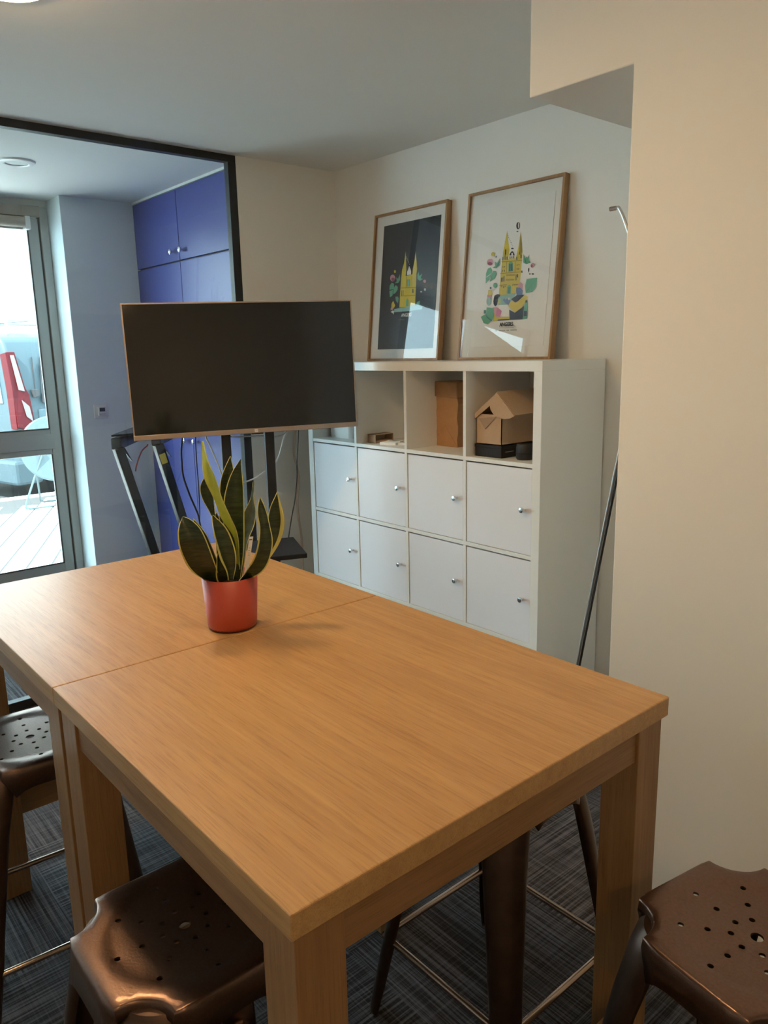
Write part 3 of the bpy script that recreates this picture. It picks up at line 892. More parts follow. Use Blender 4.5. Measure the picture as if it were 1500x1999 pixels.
b.prism(l0, (0, 0, 0.012))
b.build('lid', M['white_plastic'], wb, 0.002)

# ================================================================ PICTURES
ART_WHITE = [
 ('yellow',[(228,531),(239,484),(248,453),(245,409),(212,411),(215,447),(220,486)]),
 ('yellow',[(301,518),(314,465),(319,436),(319,404),(285,407),(291,434),(296,466)]),
 ('yellow',[(212,412),(245,414),(251,416),(283,413),(320,405),(318,315),(316,270),(208,270)]),
 ('ochre',[(301,518),(314,465),(318,432),(306,423),(300,447)]),
 ('ochre',[(210,408),(320,402),(320,399),(210,404)]),
 ('ochre',[(208,360),(317,357),(317,354),(208,357)]),
 ('ochre',[(241,352),(287,349),(287,343),(242,346)]),
 ('ochre',[(241,333),(286,330),(287,324),(241,327)]),
 ('ochre',[(208,312),(249,312),(249,308),(208,307)]),
 ('ochre',[(278,310),(310,308),(311,304),(279,306)]),
 ('ochre',[(236,404),(240,404),(243,358),(240,358)]),
 ('ochre',[(283,400),(286,400),(289,354),(286,355)]),
 ('green',[(249,396),(260,404),(273,395),(277,363),(251,362)]),
 ('navy',[(254,393),(260,392),(262,364),(257,364)]),
 ('navy',[(264,393),(269,393),(271,364),(266,365)]),
 ('navy',[(213,425),(218,425),(219,411),(214,411)]),
 ('navy',[(225,432),(229,432),(231,412),(226,412)]),
 ('navy',[(236,425),(241,425),(242,410),(237,411)]),
 ('navy',[(225,455),(231,454),(232,433),(226,433)]),
 ('navy',[(289,418),(293,418),(294,405),(290,405)]),
 ('navy',[(310,425),(315,425),(316,410),(311,411)]),
 ('navy',[(301,438),(304,438),(305,426),(302,426)]),
 ('navy',[(218,388),(221,387),(222,381),(218,382)]),
 ('navy',[(227,387),(231,387),(231,381),(228,381)]),
 ('navy',[(218,373),(221,373),(222,365),(218,365)]),
 ('navy',[(228,373),(231,372),(232,364),(228,364)]),
 ('navy',[(295,388),(298,388),(298,382),(295,382)]),
 ('navy',[(304,388),(307,388),(308,382),(305,382)]),
 ('navy',[(296,373),(299,373),(300,365),(296,366)]),
 ('navy',[(305,372),(308,372),(308,365),(305,365)]),
 ('navy',[(215,341),(220,341),(221,323),(216,324)]),
 ('navy',[(222,342),(226,342),(227,324),(224,324)]),
 ('navy',[(228,347),(232,347),(234,324),(230,324)]),
 ('navy',[(293,347),(297,347),(299,323),(295,323)]),
 ('navy',[(300,348),(306,347),(307,334),(301,335)]),
 ('navy',[(220,307),(223,307),(224,302),(220,302)]),
 ('navy',[(230,305),(235,305),(236,298),(231,298)]),
 ('navy',[(240,306),(243,306),(243,301),(240,301)]),
 ('navy',[(280,307),(283,306),(283,303),(280,303)]),
 ('navy',[(289,307),(292,307),(292,303),(289,303)]),
 ('navy',[(298,307),(301,307),(301,303),(298,303)]),
 ('green',[(252,272),(252,300),(262,310),(273,300),(274,272)]),
 ('dkgreen',[(256,300),(268,299),(270,272),(258,273)]),
 ('navy',[(250,428),(254,437),(264,444),(275,435),(280,425)]),
 ('white',[(261,437),(270,436),(272,413),(262,413)]),
 ('navy',[(273,453),(272,452),(269,451),(265,451),(261,452),(258,453),(257,455),(258,456),(261,457),(265,457),(268,456),(271,454)]),
 ('navy',[(253,424),(257,423),(258,414),(254,415)]),
 ('navy',[(263,423),(267,422),(268,413),(264,414)]),
 ('navy',[(273,423),(277,423),(277,413),(274,414)]),
 ('navy',[(295,541),(295,534),(292,529),(287,527),(282,530),(278,536),(276,543),(277,550),(280,555),(285,556),(290,554),(294,548)]),
 ('white',[(291,543),(291,537),(290,533),(289,531),(287,533),(286,537),(285,543),(285,549),(286,553),(287,555),(288,553),(290,548)]),
 ('navy',[(290,519),(290,518),(288,517),(285,517),(282,518),(280,519),(279,520),(280,521),(282,521),(284,521),(287,521),(289,520)]),
 ('navy',[(233,516),(232,514),(231,514),(230,516),(230,518),(232,518)]),
 ('navy',[(238,508),(237,506),(235,507),(234,509),(235,510),(237,510)]),
 ('navy',[(242,501),(242,499),(240,499),(239,501),(240,503),(241,503)]),
 ('navy',[(247,493),(246,492),(245,492),(244,494),(245,496),(246,495)]),
 ('navy',[(252,486),(251,484),(250,485),(249,487),(249,488),(251,488)]),
 ('navy',[(257,479),(256,477),(254,477),(253,479),(254,481),(256,481)]),
 ('navy',[(261,472),(261,470),(259,470),(258,472),(259,474),(260,473)]),
 ('navy',[(266,464),(265,462),(264,463),(263,465),(263,466),(265,466)]),
 ('green',[(128,367),(137,385),(151,389),(162,377),(158,355),(138,330),(130,323)]),
 ('green',[(160,358),(169,373),(184,370),(188,359),(181,341),(152,329)]),
 ('white',[(131,352),(157,364),(155,359),(132,348)]),
 ('green',[(326,426),(337,407),(343,413),(347,406),(358,420),(355,399),(368,387),(345,383),(329,391)]),
 ('green',[(202,423),(202,393),(185,382),(163,386),(177,392),(172,411),(187,404)]),
 ('dkgreen',[(201,414),(199,393),(181,385),(190,401)]),
 ('dkgreen',[(331,421),(341,397),(348,387),(338,390)]),
 ('pink',[(166,409),(164,402),(158,397),(149,396),(139,399),(132,405),(129,413),(131,420),(137,424),(146,425),(156,423),(163,417)]),
 ('plum',[(160,404),(158,400),(153,398),(147,398),(140,400),(135,402),(133,406),(134,409),(139,411),(146,412),(153,410),(158,407)]),
 ('yellow',[(171,441),(170,437),(166,434),(161,434),(155,435),(151,439),(150,443),(151,448),(154,450),(160,451),(165,449),(169,446)]),
 ('navy',[(182,429),(181,427),(180,426),(179,425),(177,426),(176,428),(176,430),(176,432),(177,434),(178,434),(180,433),(181,432)]),
 ('pink',[(388,374),(387,369),(383,366),(379,365),(374,367),(370,370),(368,375),(369,380),(372,383),(377,384),(382,383),(386,379)]),
 ('plum',[(379,373),(378,370),(377,368),(375,367),(374,368),(372,370),(371,373),(372,376),(373,378),(375,379),(376,378),(378,376)]),
 ('navy',[(357,366),(363,366),(361,351),(357,353)]),
 ('navy',[(329,355),(329,352),(328,350),(326,350),(324,351),(322,353),(322,355),(322,358),(323,360),(325,360),(327,359),(329,357)]),
 ('navy',[(390,341),(390,339),(387,338),(384,338),(380,339),(378,340),(377,342),(378,343),(380,344),(383,344),(387,343),(389,342)]),
 ('navy',[(371,342),(371,340),(370,339),(369,339),(367,340),(366,341),(365,343),(365,344),(366,345),(368,346),(370,345),(371,344)]),
 ('green',[(353,324),(407,324),(406,290),(389,271),(354,267),(348,298)]),
 ('dkgreen',[(405,322),(358,272),(357,274)]),
 ('green',[(198,311),(197,306),(193,302),(187,301),(180,303),(176,307),(174,313),(175,318),(179,322),(185,323),(191,321),(196,317)]),
 ('yellow',[(149,295),(169,293),(174,274),(149,273)]),
 ('navy',[(166,302),(166,300),(164,299),(161,298),(159,299),(156,301),(156,303),(156,305),(158,307),(161,307),(163,306),(166,304)]),
 ('pink',[(145,274),(171,273),(168,259),(147,262)]),
 ('navy',[(145,252),(167,262),(169,238),(163,239),(161,252)]),
 ('teal',[(169,247),(168,238),(163,232),(157,230),(150,233),(145,239),(143,248),(144,257),(148,263),(154,265),(161,263),(166,256)]),
 ('teal',[(208,268),(304,271),(292,250),(268,227),(213,229)]),
 ('lime',[(211,254),(224,254),(222,232),(211,231)]),
 ('pink',[(312,308),(324,314),(336,304),(337,283),(315,286)]),
 ('blue',[(303,294),(324,292),(338,280),(338,260),(308,261),(303,282)]),
 ('navy',[(280,248),(307,262),(350,262),(331,243),(303,234)]),
 ('yellow',[(264,223),(283,243),(307,231),(349,260),(364,254),(361,234),(325,196),(306,192)]),
 ('navy',[(274,206),(306,192),(352,217),(350,163),(280,164)]),
 ('blue',[(234,248),(244,255),(251,245),(258,254),(277,243),(269,225),(252,233)]),
 ('white',[(274,250),(273,248),(271,246),(268,245),(264,246),(262,248),(261,251),(261,254),(264,256),(267,257),(270,256),(273,253)]),
 ('green',[(356,239),(366,239),(372,208),(373,165),(349,163),(353,202)]),
 ('navy',[(353,197),(369,196),(371,175),(355,175)]),
 ('navy',[(358,239),(366,239),(366,229),(358,230)]),
 ('navy',[(182,246),(186,268),(201,274),(219,271),(217,263),(209,259),(204,230),(195,223),(185,234)]),
 ('pink',[(181,221),(205,221),(216,181),(196,184)]),
 ('rose',[(205,221),(233,203),(226,179),(204,184)]),
 ('yellow',[(191,164),(193,197),(203,179),(279,178),(280,166),(217,164)]),
 ('navy',[(215,168),(279,168),(279,164),(216,164)]),
 ('green',[(147,223),(187,217),(190,194),(184,168),(161,151),(137,156),(117,184),(147,196)]),
 ('dkgreen',[(147,196),(154,184),(184,165),(180,163),(150,181)]),
 ('dkgreen',[(132,212),(145,211),(146,196),(133,197)]),
 ('grey',[(228,134),(305,132),(305,130),(228,133)]),
 ('grey',[(204,124),(208,124),(209,119),(204,120)]),
 ('grey',[(211,124),(216,124),(216,119),(211,120)]),
 ('grey',[(226,124),(230,124),(231,119),(226,120)]),
 ('grey',[(233,124),(238,124),(238,119),(233,120)]),
 ('grey',[(240,124),(245,124),(245,119),(241,120)]),
 ('grey',[(247,124),(252,124),(252,119),(248,120)]),
 ('grey',[(255,124),(259,124),(260,119),(255,120)]),
 ('grey',[(269,124),(274,124),(274,119),(269,120)]),
 ('grey',[(276,124),(281,124),(281,119),(277,120)]),
 ('grey',[(290,124),(295,124),(295,119),(291,120)]),
 ('grey',[(298,124),(302,124),(302,119),(298,120)]),
 ('grey',[(305,124),(309,124),(309,119),(305,120)]),
 ('grey',[(312,124),(316,124),(316,119),(312,120)]),
 ('grey',[(319,124),(323,124),(324,119),(319,120)]),
]
ART_BLACK = [
 ('yellow',[(236,516),(242,476),(248,431),(246,399),(216,399),(217,430),(229,461)]),
 ('yellow',[(307,507),(318,457),(324,424),(321,400),(293,403),(294,427),(303,468)]),
 ('yellow',[(215,400),(250,400),(284,404),(322,401),(324,332),(325,255),(214,255),(213,319)]),
 ('ochre',[(217,348),(323,342),(323,339),(217,345)]),
 ('ochre',[(217,310),(323,306),(323,303),(217,307)]),
 ('ochre',[(250,398),(254,398),(258,347),(254,347)]),
 ('ochre',[(289,397),(292,397),(296,344),(293,344)]),
 ('green',[(259,383),(279,382),(282,349),(262,351)]),
 ('teal',[(267,383),(273,382),(276,350),(269,350)]),
 ('navy',[(223,335),(226,335),(228,309),(224,309)]),
 ('navy',[(232,335),(236,335),(238,309),(234,310)]),
 ('navy',[(300,336),(307,335),(309,317),(301,317)]),
 ('green',[(260,257),(260,286),(267,295),(277,285),(279,257)]),
 ('white',[(255,418),(261,428),(267,445),(279,428),(284,418),(284,404),(256,403)]),
 ('white',[(246,488),(245,486),(243,487),(242,488),(243,490),(245,490)]),
 ('white',[(251,481),(250,479),(248,479),(247,481),(248,483),(250,482)]),
 ('white',[(256,473),(255,472),(253,472),(252,474),(253,475),(255,475)]),
 ('white',[(261,466),(260,465),(258,465),(257,467),(258,468),(260,468)]),
 ('white',[(266,459),(265,458),(263,458),(262,460),(263,461),(265,461)]),
 ('white',[(271,452),(270,451),(269,451),(268,452),(268,454),(270,454)]),
 ('pink',[(172,397),(170,389),(163,383),(153,382),(144,385),(136,391),(133,400),(135,408),(141,414),(151,415),(161,412),(168,405)]),
 ('plum',[(170,391),(169,387),(164,384),(157,383),(150,385),(145,388),(143,393),(144,397),(149,399),(156,400),(163,398),(168,395)]),
 ('yellow',[(174,427),(174,424),(171,421),(167,421),(163,422),(160,425),(159,429),(160,432),(162,435),(166,436),(170,434),(173,431)]),
 ('green',[(204,413),(208,385),(196,372),(171,372),(184,381),(178,400),(192,391)]),
 ('green',[(133,344),(133,364),(148,377),(164,371),(167,354),(160,344)]),
 ('green',[(163,348),(178,363),(194,354),(194,339),(177,324),(163,321)]),
 ('green',[(133,339),(160,342),(159,315),(140,307)]),
 ('green',[(180,307),(198,308),(206,297),(202,275),(186,288)]),
 ('yellow',[(155,277),(167,289),(183,265),(170,251),(155,256)]),
 ('pink',[(150,256),(169,260),(167,245),(151,246)]),
 ('white',[(152,237),(167,243),(177,240),(175,222),(168,230)]),
 ('green',[(329,396),(336,413),(343,391),(363,402),(354,380),(371,376),(348,369),(332,379)]),
 ('pink',[(392,364),(391,360),(388,358),(383,357),(378,359),(374,362),(372,365),(373,369),(377,371),(382,372),(387,370),(390,367)]),
 ('white',[(395,326),(394,323),(392,320),(389,320),(385,321),(382,324),(381,327),(382,330),(384,333),(387,333),(391,332),(394,329)]),
 ('white',[(369,318),(368,316),(366,315),(362,315),(359,316),(357,317),(356,319),(356,320),(359,321),(362,322),(365,321),(368,320)]),
 ('green',[(333,255),(339,273),(359,278),(356,260),(347,252)]),
 ('teal',[(177,249),(264,255),(364,258),(378,250),(375,237),(266,234),(178,234)]),
 ('grey',[(215,197),(256,195),(256,194),(216,196)]),
]

def picture(name, xl, label, art, black, title):
    # leans against the wall: local x right, y into the frame, z up along the glass
    tilt = math.atan2(0.072, 0.70)
    p = thing(name, label, 'picture', (xl, 0.299, 1.4642), (-tilt, 0, 0))
    W, H, F, D = 0.51, 0.71, 0.011, 0.030
    box('frame_side', (0, F, 0, D, 0, H), M['frame_oak'], p, 0.001, world=False)
    box('frame_side', (W - F, W, 0, D, 0, H), M['frame_oak'], p, 0.001, world=False)
    box('frame_side', (F, W - F, 0, D, 0, F), M['frame_oak'], p, 0.001, world=False)
    box('frame_side', (F, W - F, 0, D, H - F, H), M['frame_oak'], p, 0.001, world=False)
    box('backing', (F, W - F, 0.018, 0.024, F, H - F), M['card_dark'], p, world=False)
    box('mat_board', (F, W - F, 0.0125, 0.018, F, H - F), M['mat_board'], p, world=False)
    pr = box('print', (0.066, 0.463, 0.0105, 0.0125, 0.057, 0.652), M['black_print'] if black else M['paper'], p, world=False)
    keys = list(ART)
    mb = MB()
    for i, (c, pts) in enumerate(art):
        y = 0.0102 - 0.00003 * i
        mb.face([(u / 1000, y, v / 1000) for u, v in pts], keys.index(c))
    mb.build('artwork', [M['art_' + c] for c in keys], pr, world=False, normals=False, doubles=False)['kind'] = 'stuff'
    tx, tz = title
    text_poly('ANGERS', 0.0225, M['art_white'] if black else M['art_navy'], 'title_lettering', pr,
              Matrix.Translation((tx, 0.0075, tz)) @ Matrix.Rotation(math.pi / 2, 4, 'X'), 0.86, 0.0007)
    box('glass_pane', (F, W - F, 0.003, 0.005, F, H - F), M['picture_glass'], p, world=False)
    return p
picture('picture_frame', -1.345, 'oak framed black poster of a yellow cathedral titled in white, on the bookcase', ART_BLACK, True, (0.270, 0.209))
picture('picture_frame', -0.708, 'oak framed white poster of a yellow cathedral with seated people, on the bookcase', ART_WHITE, False, (0.2635, 0.1395))

# ================================================================ FLOOR LAMP between bookcase and wall block
fl = thing('floor_lamp', 'thin chrome rod lamp leaning between bookcase and wall block', 'lamp', (0.12, 0.08, 0))
b = MB(); b.lathe([(0.0, 0.0), (0.088, 0.0), (0.09, 0.004), (0.088, 0.012), (0.02, 0.016), (0.0, 0.018)], (0.115, 0.08, 0.0), 32)
b.build('base', M['chrome'], fl, smooth=False)
pts = [(0.074, 0.08, 0.012), (0.125, 0.08, 0.32), (0.258, 0.08, 1.08), (0.335, 0.08, 1.50), (0.325, 0.08, 1.72), (0.265, 0.08, 1.885), (0.236, 0.08, 1.944), (0.225, 0.08, 1.949), (0.215, 0.08, 1.949)]
MB().tube(pts, 0.0055).build('stem', M['steel'], fl, smooth=True)
MB().tube([(0.086, 0.080, 0.012), (0.137, 0.080, 0.32), (0.269, 0.080, 1.08), (0.322, 0.080, 1.40)], 0.0045).build('rod', M['tv_back'], fl, smooth=True)
MB().tube([(0.222, 0.08, 1.949), (0.200, 0.08, 1.949)], 0.007, smooth=False).build('tip', M['tv_frame'], fl)

# ================================================================ TABLES
def table(name, x0, x1, y0, y1, label):
    t = thing(name, label, 'table', ((x0 + x1) / 2, (y0 + y1) / 2, 0), group='oak counter tables pushed together')
    H, TT, LW, IN = 0.900, 0.036, 0.072, 0.008
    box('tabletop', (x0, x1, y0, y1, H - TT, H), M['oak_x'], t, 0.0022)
    lx = ((x0 + IN, x0 + IN + LW), (x1 - IN - LW, x1 - IN))
    ly = ((y0 + IN, y0 + IN + LW), (y1 - IN - LW, y1 - IN))
    for a in lx:
        for b_ in ly:
            box('leg', (a[0], a[1], b_[0], b_[1], 0, H - TT), M['oak_z_shaded'], t, 0.0015)
    ai = 0.006
    for yy in (ly[0][0] + ai, ly[1][1] - ai - 0.02):
        box('apron', (lx[0][1], lx[1][0], yy, yy + 0.02, H - TT - 0.066, H - TT), M['oak_apron_shaded'], t, 0.001)
    for xx in (lx[0][0] + ai, lx[1][1] - ai - 0.02):
        box('apron', (xx, xx + 0.02, ly[0][1], ly[1][0], H - TT - 0.066, H - TT), M['oak_y_shaded'], t, 0.001)
        box('foot_rail', (xx + 0.012, xx + 0.037, ly[0][1], ly[1][0], 0.228, 0.302), M['oak_y_shaded'], t, 0.001)
    return t
table('counter_table', 0.2935, 1.097, -1.831, -1.031, 'oak counter table nearest the camera, without the plant')
table('counter_table', -0.518, 0.2915, -1.831, -1.031, 'oak counter table by the television, carrying the potted plant')

# ================================================================ PLANT
pc = Vector((0.2335, -1.412, 0.9))
pp = thing('potted_plant', 'snake plant with yellow edged leaves in a red pot on the table', 'plant', pc)
b = MB()
b.lathe([(0.0, 0.004), (0.054, 0.004), (0.056, 0.012), (0.0625, 0.122), (0.0595, 0.122), (0.055, 0.085), (0.0, 0.085)], pc, 48)
b.build('pot', M['pot'], pp, smooth=False)
for p in pp.children[-1].data.polygons: p.use_smooth = abs(p.normal.z) < 0.6
b = MB(); b.lathe([(0.0, 0.0), (0.050, 0.0), (0.0545, 0.004), (0.0545, 0.011), (0.0, 0.011)], pc, 40)
b.build('pot_foot', M['pot_base'], pp)
b = MB(); b.lathe([(0.0, 0.088), (0.0575, 0.090), (0.0575, 0.100), (0.03, 0.104), (0.0, 0.105)], pc, 32)
b.build('soil', M['soil'], pp, smooth=True)
pr_ = Vector((0.48123, 0.87659, 0))
pt_ = Vector((0.87659, -0.48123, 0))
LEAVES = [
 ([(-0.028, 0.107, 0.0), (-0.041, 0.136, 0.018), (-0.054, 0.174, 0.04), (-0.068, 0.218, 0.055), (-0.081, 0.249, 0.05), (-0.09, 0.27, 0.04)], [0.0158, 0.0429, 0.0644, 0.061, 0.0384, 0.0014], 0.25),
 ([(-0.025, 0.118, 0.0), (-0.032, 0.158, 0.01), (-0.04, 0.194, 0.02), (-0.053, 0.227, 0.02), (-0.069, 0.26, 0.015)], [0.0136, 0.0215, 0.0249, 0.0215, 0.0014], 0.5),
 ([(0.001, 0.119, 0.035), (0.001, 0.148, 0.035), (-0.007, 0.187, 0.04), (-0.018, 0.229, 0.04), (-0.028, 0.267, 0.03)], [0.0113, 0.0226, 0.0362, 0.0339, 0.0014], -0.5),
 ([(-0.017, 0.111, 0.022), (-0.02, 0.13, 0.032), (-0.021, 0.152, 0.038), (-0.02, 0.171, 0.036), (-0.019, 0.185, 0.03)], [0.0226, 0.0271, 0.0226, 0.0136, 0.0014], -0.6),
 ([(-0.021, 0.11, -0.03), (-0.022, 0.202, -0.03), (-0.028, 0.252, -0.04), (-0.038, 0.292, -0.045), (-0.042, 0.323, -0.045), (-0.031, 0.352, -0.045)], [0.009, 0.009, 0.0102, 0.0249, 0.0237, 0.0014], -0.2),
 ([(0.023, 0.134, 0.0), (0.022, 0.21, 0.02), (0.006, 0.264, 0.03), (-0.008, 0.308, 0.03), (-0.021, 0.352, 0.03), (-0.03, 0.385, 0.025), (-0.038, 0.427, 0.01)], [0.0068, 0.009, 0.0192, 0.0215, 0.0215, 0.0169, 0.0011], 0.9),
 ([(-0.001, 0.105, -0.04), (0.001, 0.208, -0.045), (0.006, 0.292, -0.045), (0.011, 0.339, -0.045), (0.019, 0.385, -0.045)], [0.0136, 0.0294, 0.0339, 0.0294, 0.0011], 0.1),
 ([(0.013, 0.108, 0), (0.014, 0.17, 0), (0.015, 0.241, 0), (0.02, 0.297, 0), (0.029, 0.345, 0), (0.04, 0.382, 0)], [0.0181, 0.0384, 0.0463, 0.0441, 0.0271, 0.0011], -0.1),
 ([(0.025, 0.106, -0.03), (0.037, 0.171, -0.04), (0.051, 0.216, -0.05), (0.061, 0.256, -0.05), (0.064, 0.285, -0.05), (0.067, 0.323, -0.05)], [0.009, 0.0203, 0.0339, 0.0215, 0.009, 0.0009], 0.7),
 ([(0.017, 0.11, 0.025), (0.047, 0.141, 0.042), (0.067, 0.167, 0.05), (0.079, 0.201, 0.05), (0.081, 0.235, 0.045), (0.077, 0.269, 0.04), (0.077, 0.3, 0.03)], [0.0136, 0.0339, 0.0384, 0.0339, 0.0249, 0.0226, 0.0014], -0.2),
 ([(0.038, 0.105, -0.02), (0.074, 0.145, -0.035), (0.1, 0.188, -0.04), (0.109, 0.225, -0.045), (0.112, 0.264, -0.045), (0.119, 0.296, -0.045)], [0.0113, 0.0271, 0.0384, 0.0407, 0.0294, 0.0014], -0.25),
 ([(-0.008, 0.103, -0.05), (-0.012, 0.184, -0.05), (-0.018, 0.235, -0.05), (-0.021, 0.26, -0.05)], [0.0113, 0.0158, 0.0124, 0.0011], 0.1),
]
def leaf(idx, pts, wid, tw):
    P = [pr_ * s + pt_ * d + Vector((0, 0, z)) for s, z, d in pts]
    k = 5
    C_ = catmull(P, k)
    n = len(C_)
    cols = [-1.0, -0.91, -0.85, -0.45, 0.0, 0.45, 0.85, 0.91, 1.0]
    if tw in (-0.5, -0.6): cols = [-1.0, -0.62, -0.56, -0.25, 0.0, 0.45, 0.82, 0.88, 1.0]
    if tw == -0.25: cols = [-1.0, -0.88, -0.82, -0.45, 0.0, 0.25, 0.50, 0.56, 1.0]
    if tw == -0.2 and idx > 6: cols = [-1.0, -0.70, -0.64, -0.30, 0.0, 0.45, 0.84, 0.88, 1.0]
    rows = []
    mb = MB()
    for i, c in enumerate(C_):
        f = i / k
        a = min(int(f), len(wid) - 2)
        u = f - a
        w0, w1, w2, w3 = wid[max(a - 1, 0)], wid[a], wid[a + 1], wid[min(a + 2, len(wid) - 1)]
        w = 0.5 * (2 * w1 + (w2 - w0) * u + (2 * w0 - 5 * w1 + 4 * w2 - w3) * u * u + (3 * w1 - w0 - 3 * w2 + w3) * u ** 3)
        w = max(w, 0.001) / math.cos(min(abs(tw), 0.9))
        tan = (C_[min(i + 1, n - 1)] - C_[max(i - 1, 0)]).normalized()
        ang_ = tw + (0.12 if idx == 5 else 0.35) * (i / n - 0.5) * (1 if idx % 2 else -1)
        ac = pr_ * math.cos(ang_) + pt_ * math.sin(ang_)
        ac = (ac - tan * ac.dot(tan)).normalized()
        nm = tan.cross(ac)
        if nm.dot(pt_) < 0: nm = -nm
        rows.append([mb.bm.verts.new(c + ac * (q * w / 2) + nm * (0.28 * w * (abs(q) ** 1.7) + 0.0022 * math.sin(i * 0.55 + idx + q * 2) * abs(q))) for q in cols])
    for i in range(n - 1):
        for j in range(8):
            fc = mb.bm.faces.new([rows[i][j], rows[i][j + 1], rows[i + 1][j + 1], rows[i + 1][j]])
            fc.material_index = 1 if j in (0, 7) else 0
            if j in (0, 1, 6, 7) and i > n - 4: fc.material_index = 1
    main = M['leaf_lime'] if idx == 5 else (M['leaf_pale'] if idx == 8 else M['leaf'])
    o = mb.build('leaf', [main, M['leaf_edge']], pp, world=False, smooth=True, doubles=False)
    s = o.modifiers.new('thickness', 'SOLIDIFY')
    s.thickness = 0.0016
    s.offset = 0
    sub = o.modifiers.new('smooth', 'SUBSURF')
    sub.levels = 1
    sub.render_levels = 1
    if idx == 5: o['label'] = 'twisted lime green leaf'
    return o
for i, (p_, w_, t_) in enumerate(LEAVES):
    leaf(i, p_, w_, t_)
tg = MB()
a = pr_ * 0.036 + pt_ * 0.022 + Vector((0, 0, 0.125)); u_ = Vector((0, 0, 1)) * 0.98 + pr_ * 0.19
tg.prism([a - pr_ * 0.004, a + pr_ * 0.0045, a + pr_ * 0.0045 + u_ * 0.088, a - pr_ * 0.004 + u_ * 0.088], pt_ * 0.0006)
tgo = tg.build('plant_tag', M['paper'], pp, world=False)
k = MB()
for q, (zz, w) in enumerate(((0.080, 0.006), (0.062, 0.003), (0.056, 0.004), (0.050, 0.003), (0.045, 0.004))):
    c = a + u_ * zz + pt_ * 0.0008
    hh = 0.0022 if q == 0 else 0.0006
    k.prism([c - pr_ * w / 2, c + pr_ * w / 2, c + pr_ * w / 2 + Vector((0, 0, hh)), c - pr_ * w / 2 + Vector((0, 0, hh))], pt_ * 0.0002)
k.build('tag_print', M['art_navy'], tgo, world=False)

# ================================================================ STOOLS
SH, SB = 0.645, 0.146
def stool_outline():
    out, R = [], 0.062
    # start after the corner at (+,+), going counter clockwise; tag arcs with True
    for cx, cy, a0 in ((1, 1, 0), (-1, 1, 90), (-1, -1, 180), (1, -1, 270)):
        # concave arc centred on the corner, from side point to side point
        for k in range(11):
            t = k / 10
            a = math.radians(a0 + 270 - 90 * t)
            out.append((cx * SB + R * math.cos(a), cy * SB + R * math.sin(a), True))
        nxt = {(1, 1): (-1, 1), (-1, 1): (-1, -1), (-1, -1): (1, -1), (1, -1): (1, 1)}[(cx, cy)]
        p0 = (out[-1][0], out[-1][1])
        if (cx, cy) == (1, 1): p1 = (-SB + R, SB)
        elif (cx, cy) == (-1, 1): p1 = (-SB, -SB + R)
        elif (cx, cy) == (-1, -1): p1 = (SB - R, -SB)
        else: p1 = (SB, SB - R)
        for k in range(1, 10):
            t = k / 10
            out.append((p0[0] + (p1[0] - p0[0]) * t, p0[1] + (p1[1] - p0[1]) * t, (t - 0.5) * 2))
    return out
def dish(x, y):
    r = math.hypot(x, y)
    e = min(max((0.124 - r) / 0.016, 0), 1)
    return -0.0026 * e * e * (3 - 2 * e) - 0.0025 * max(0, 1 - (r / 0.124) ** 2)
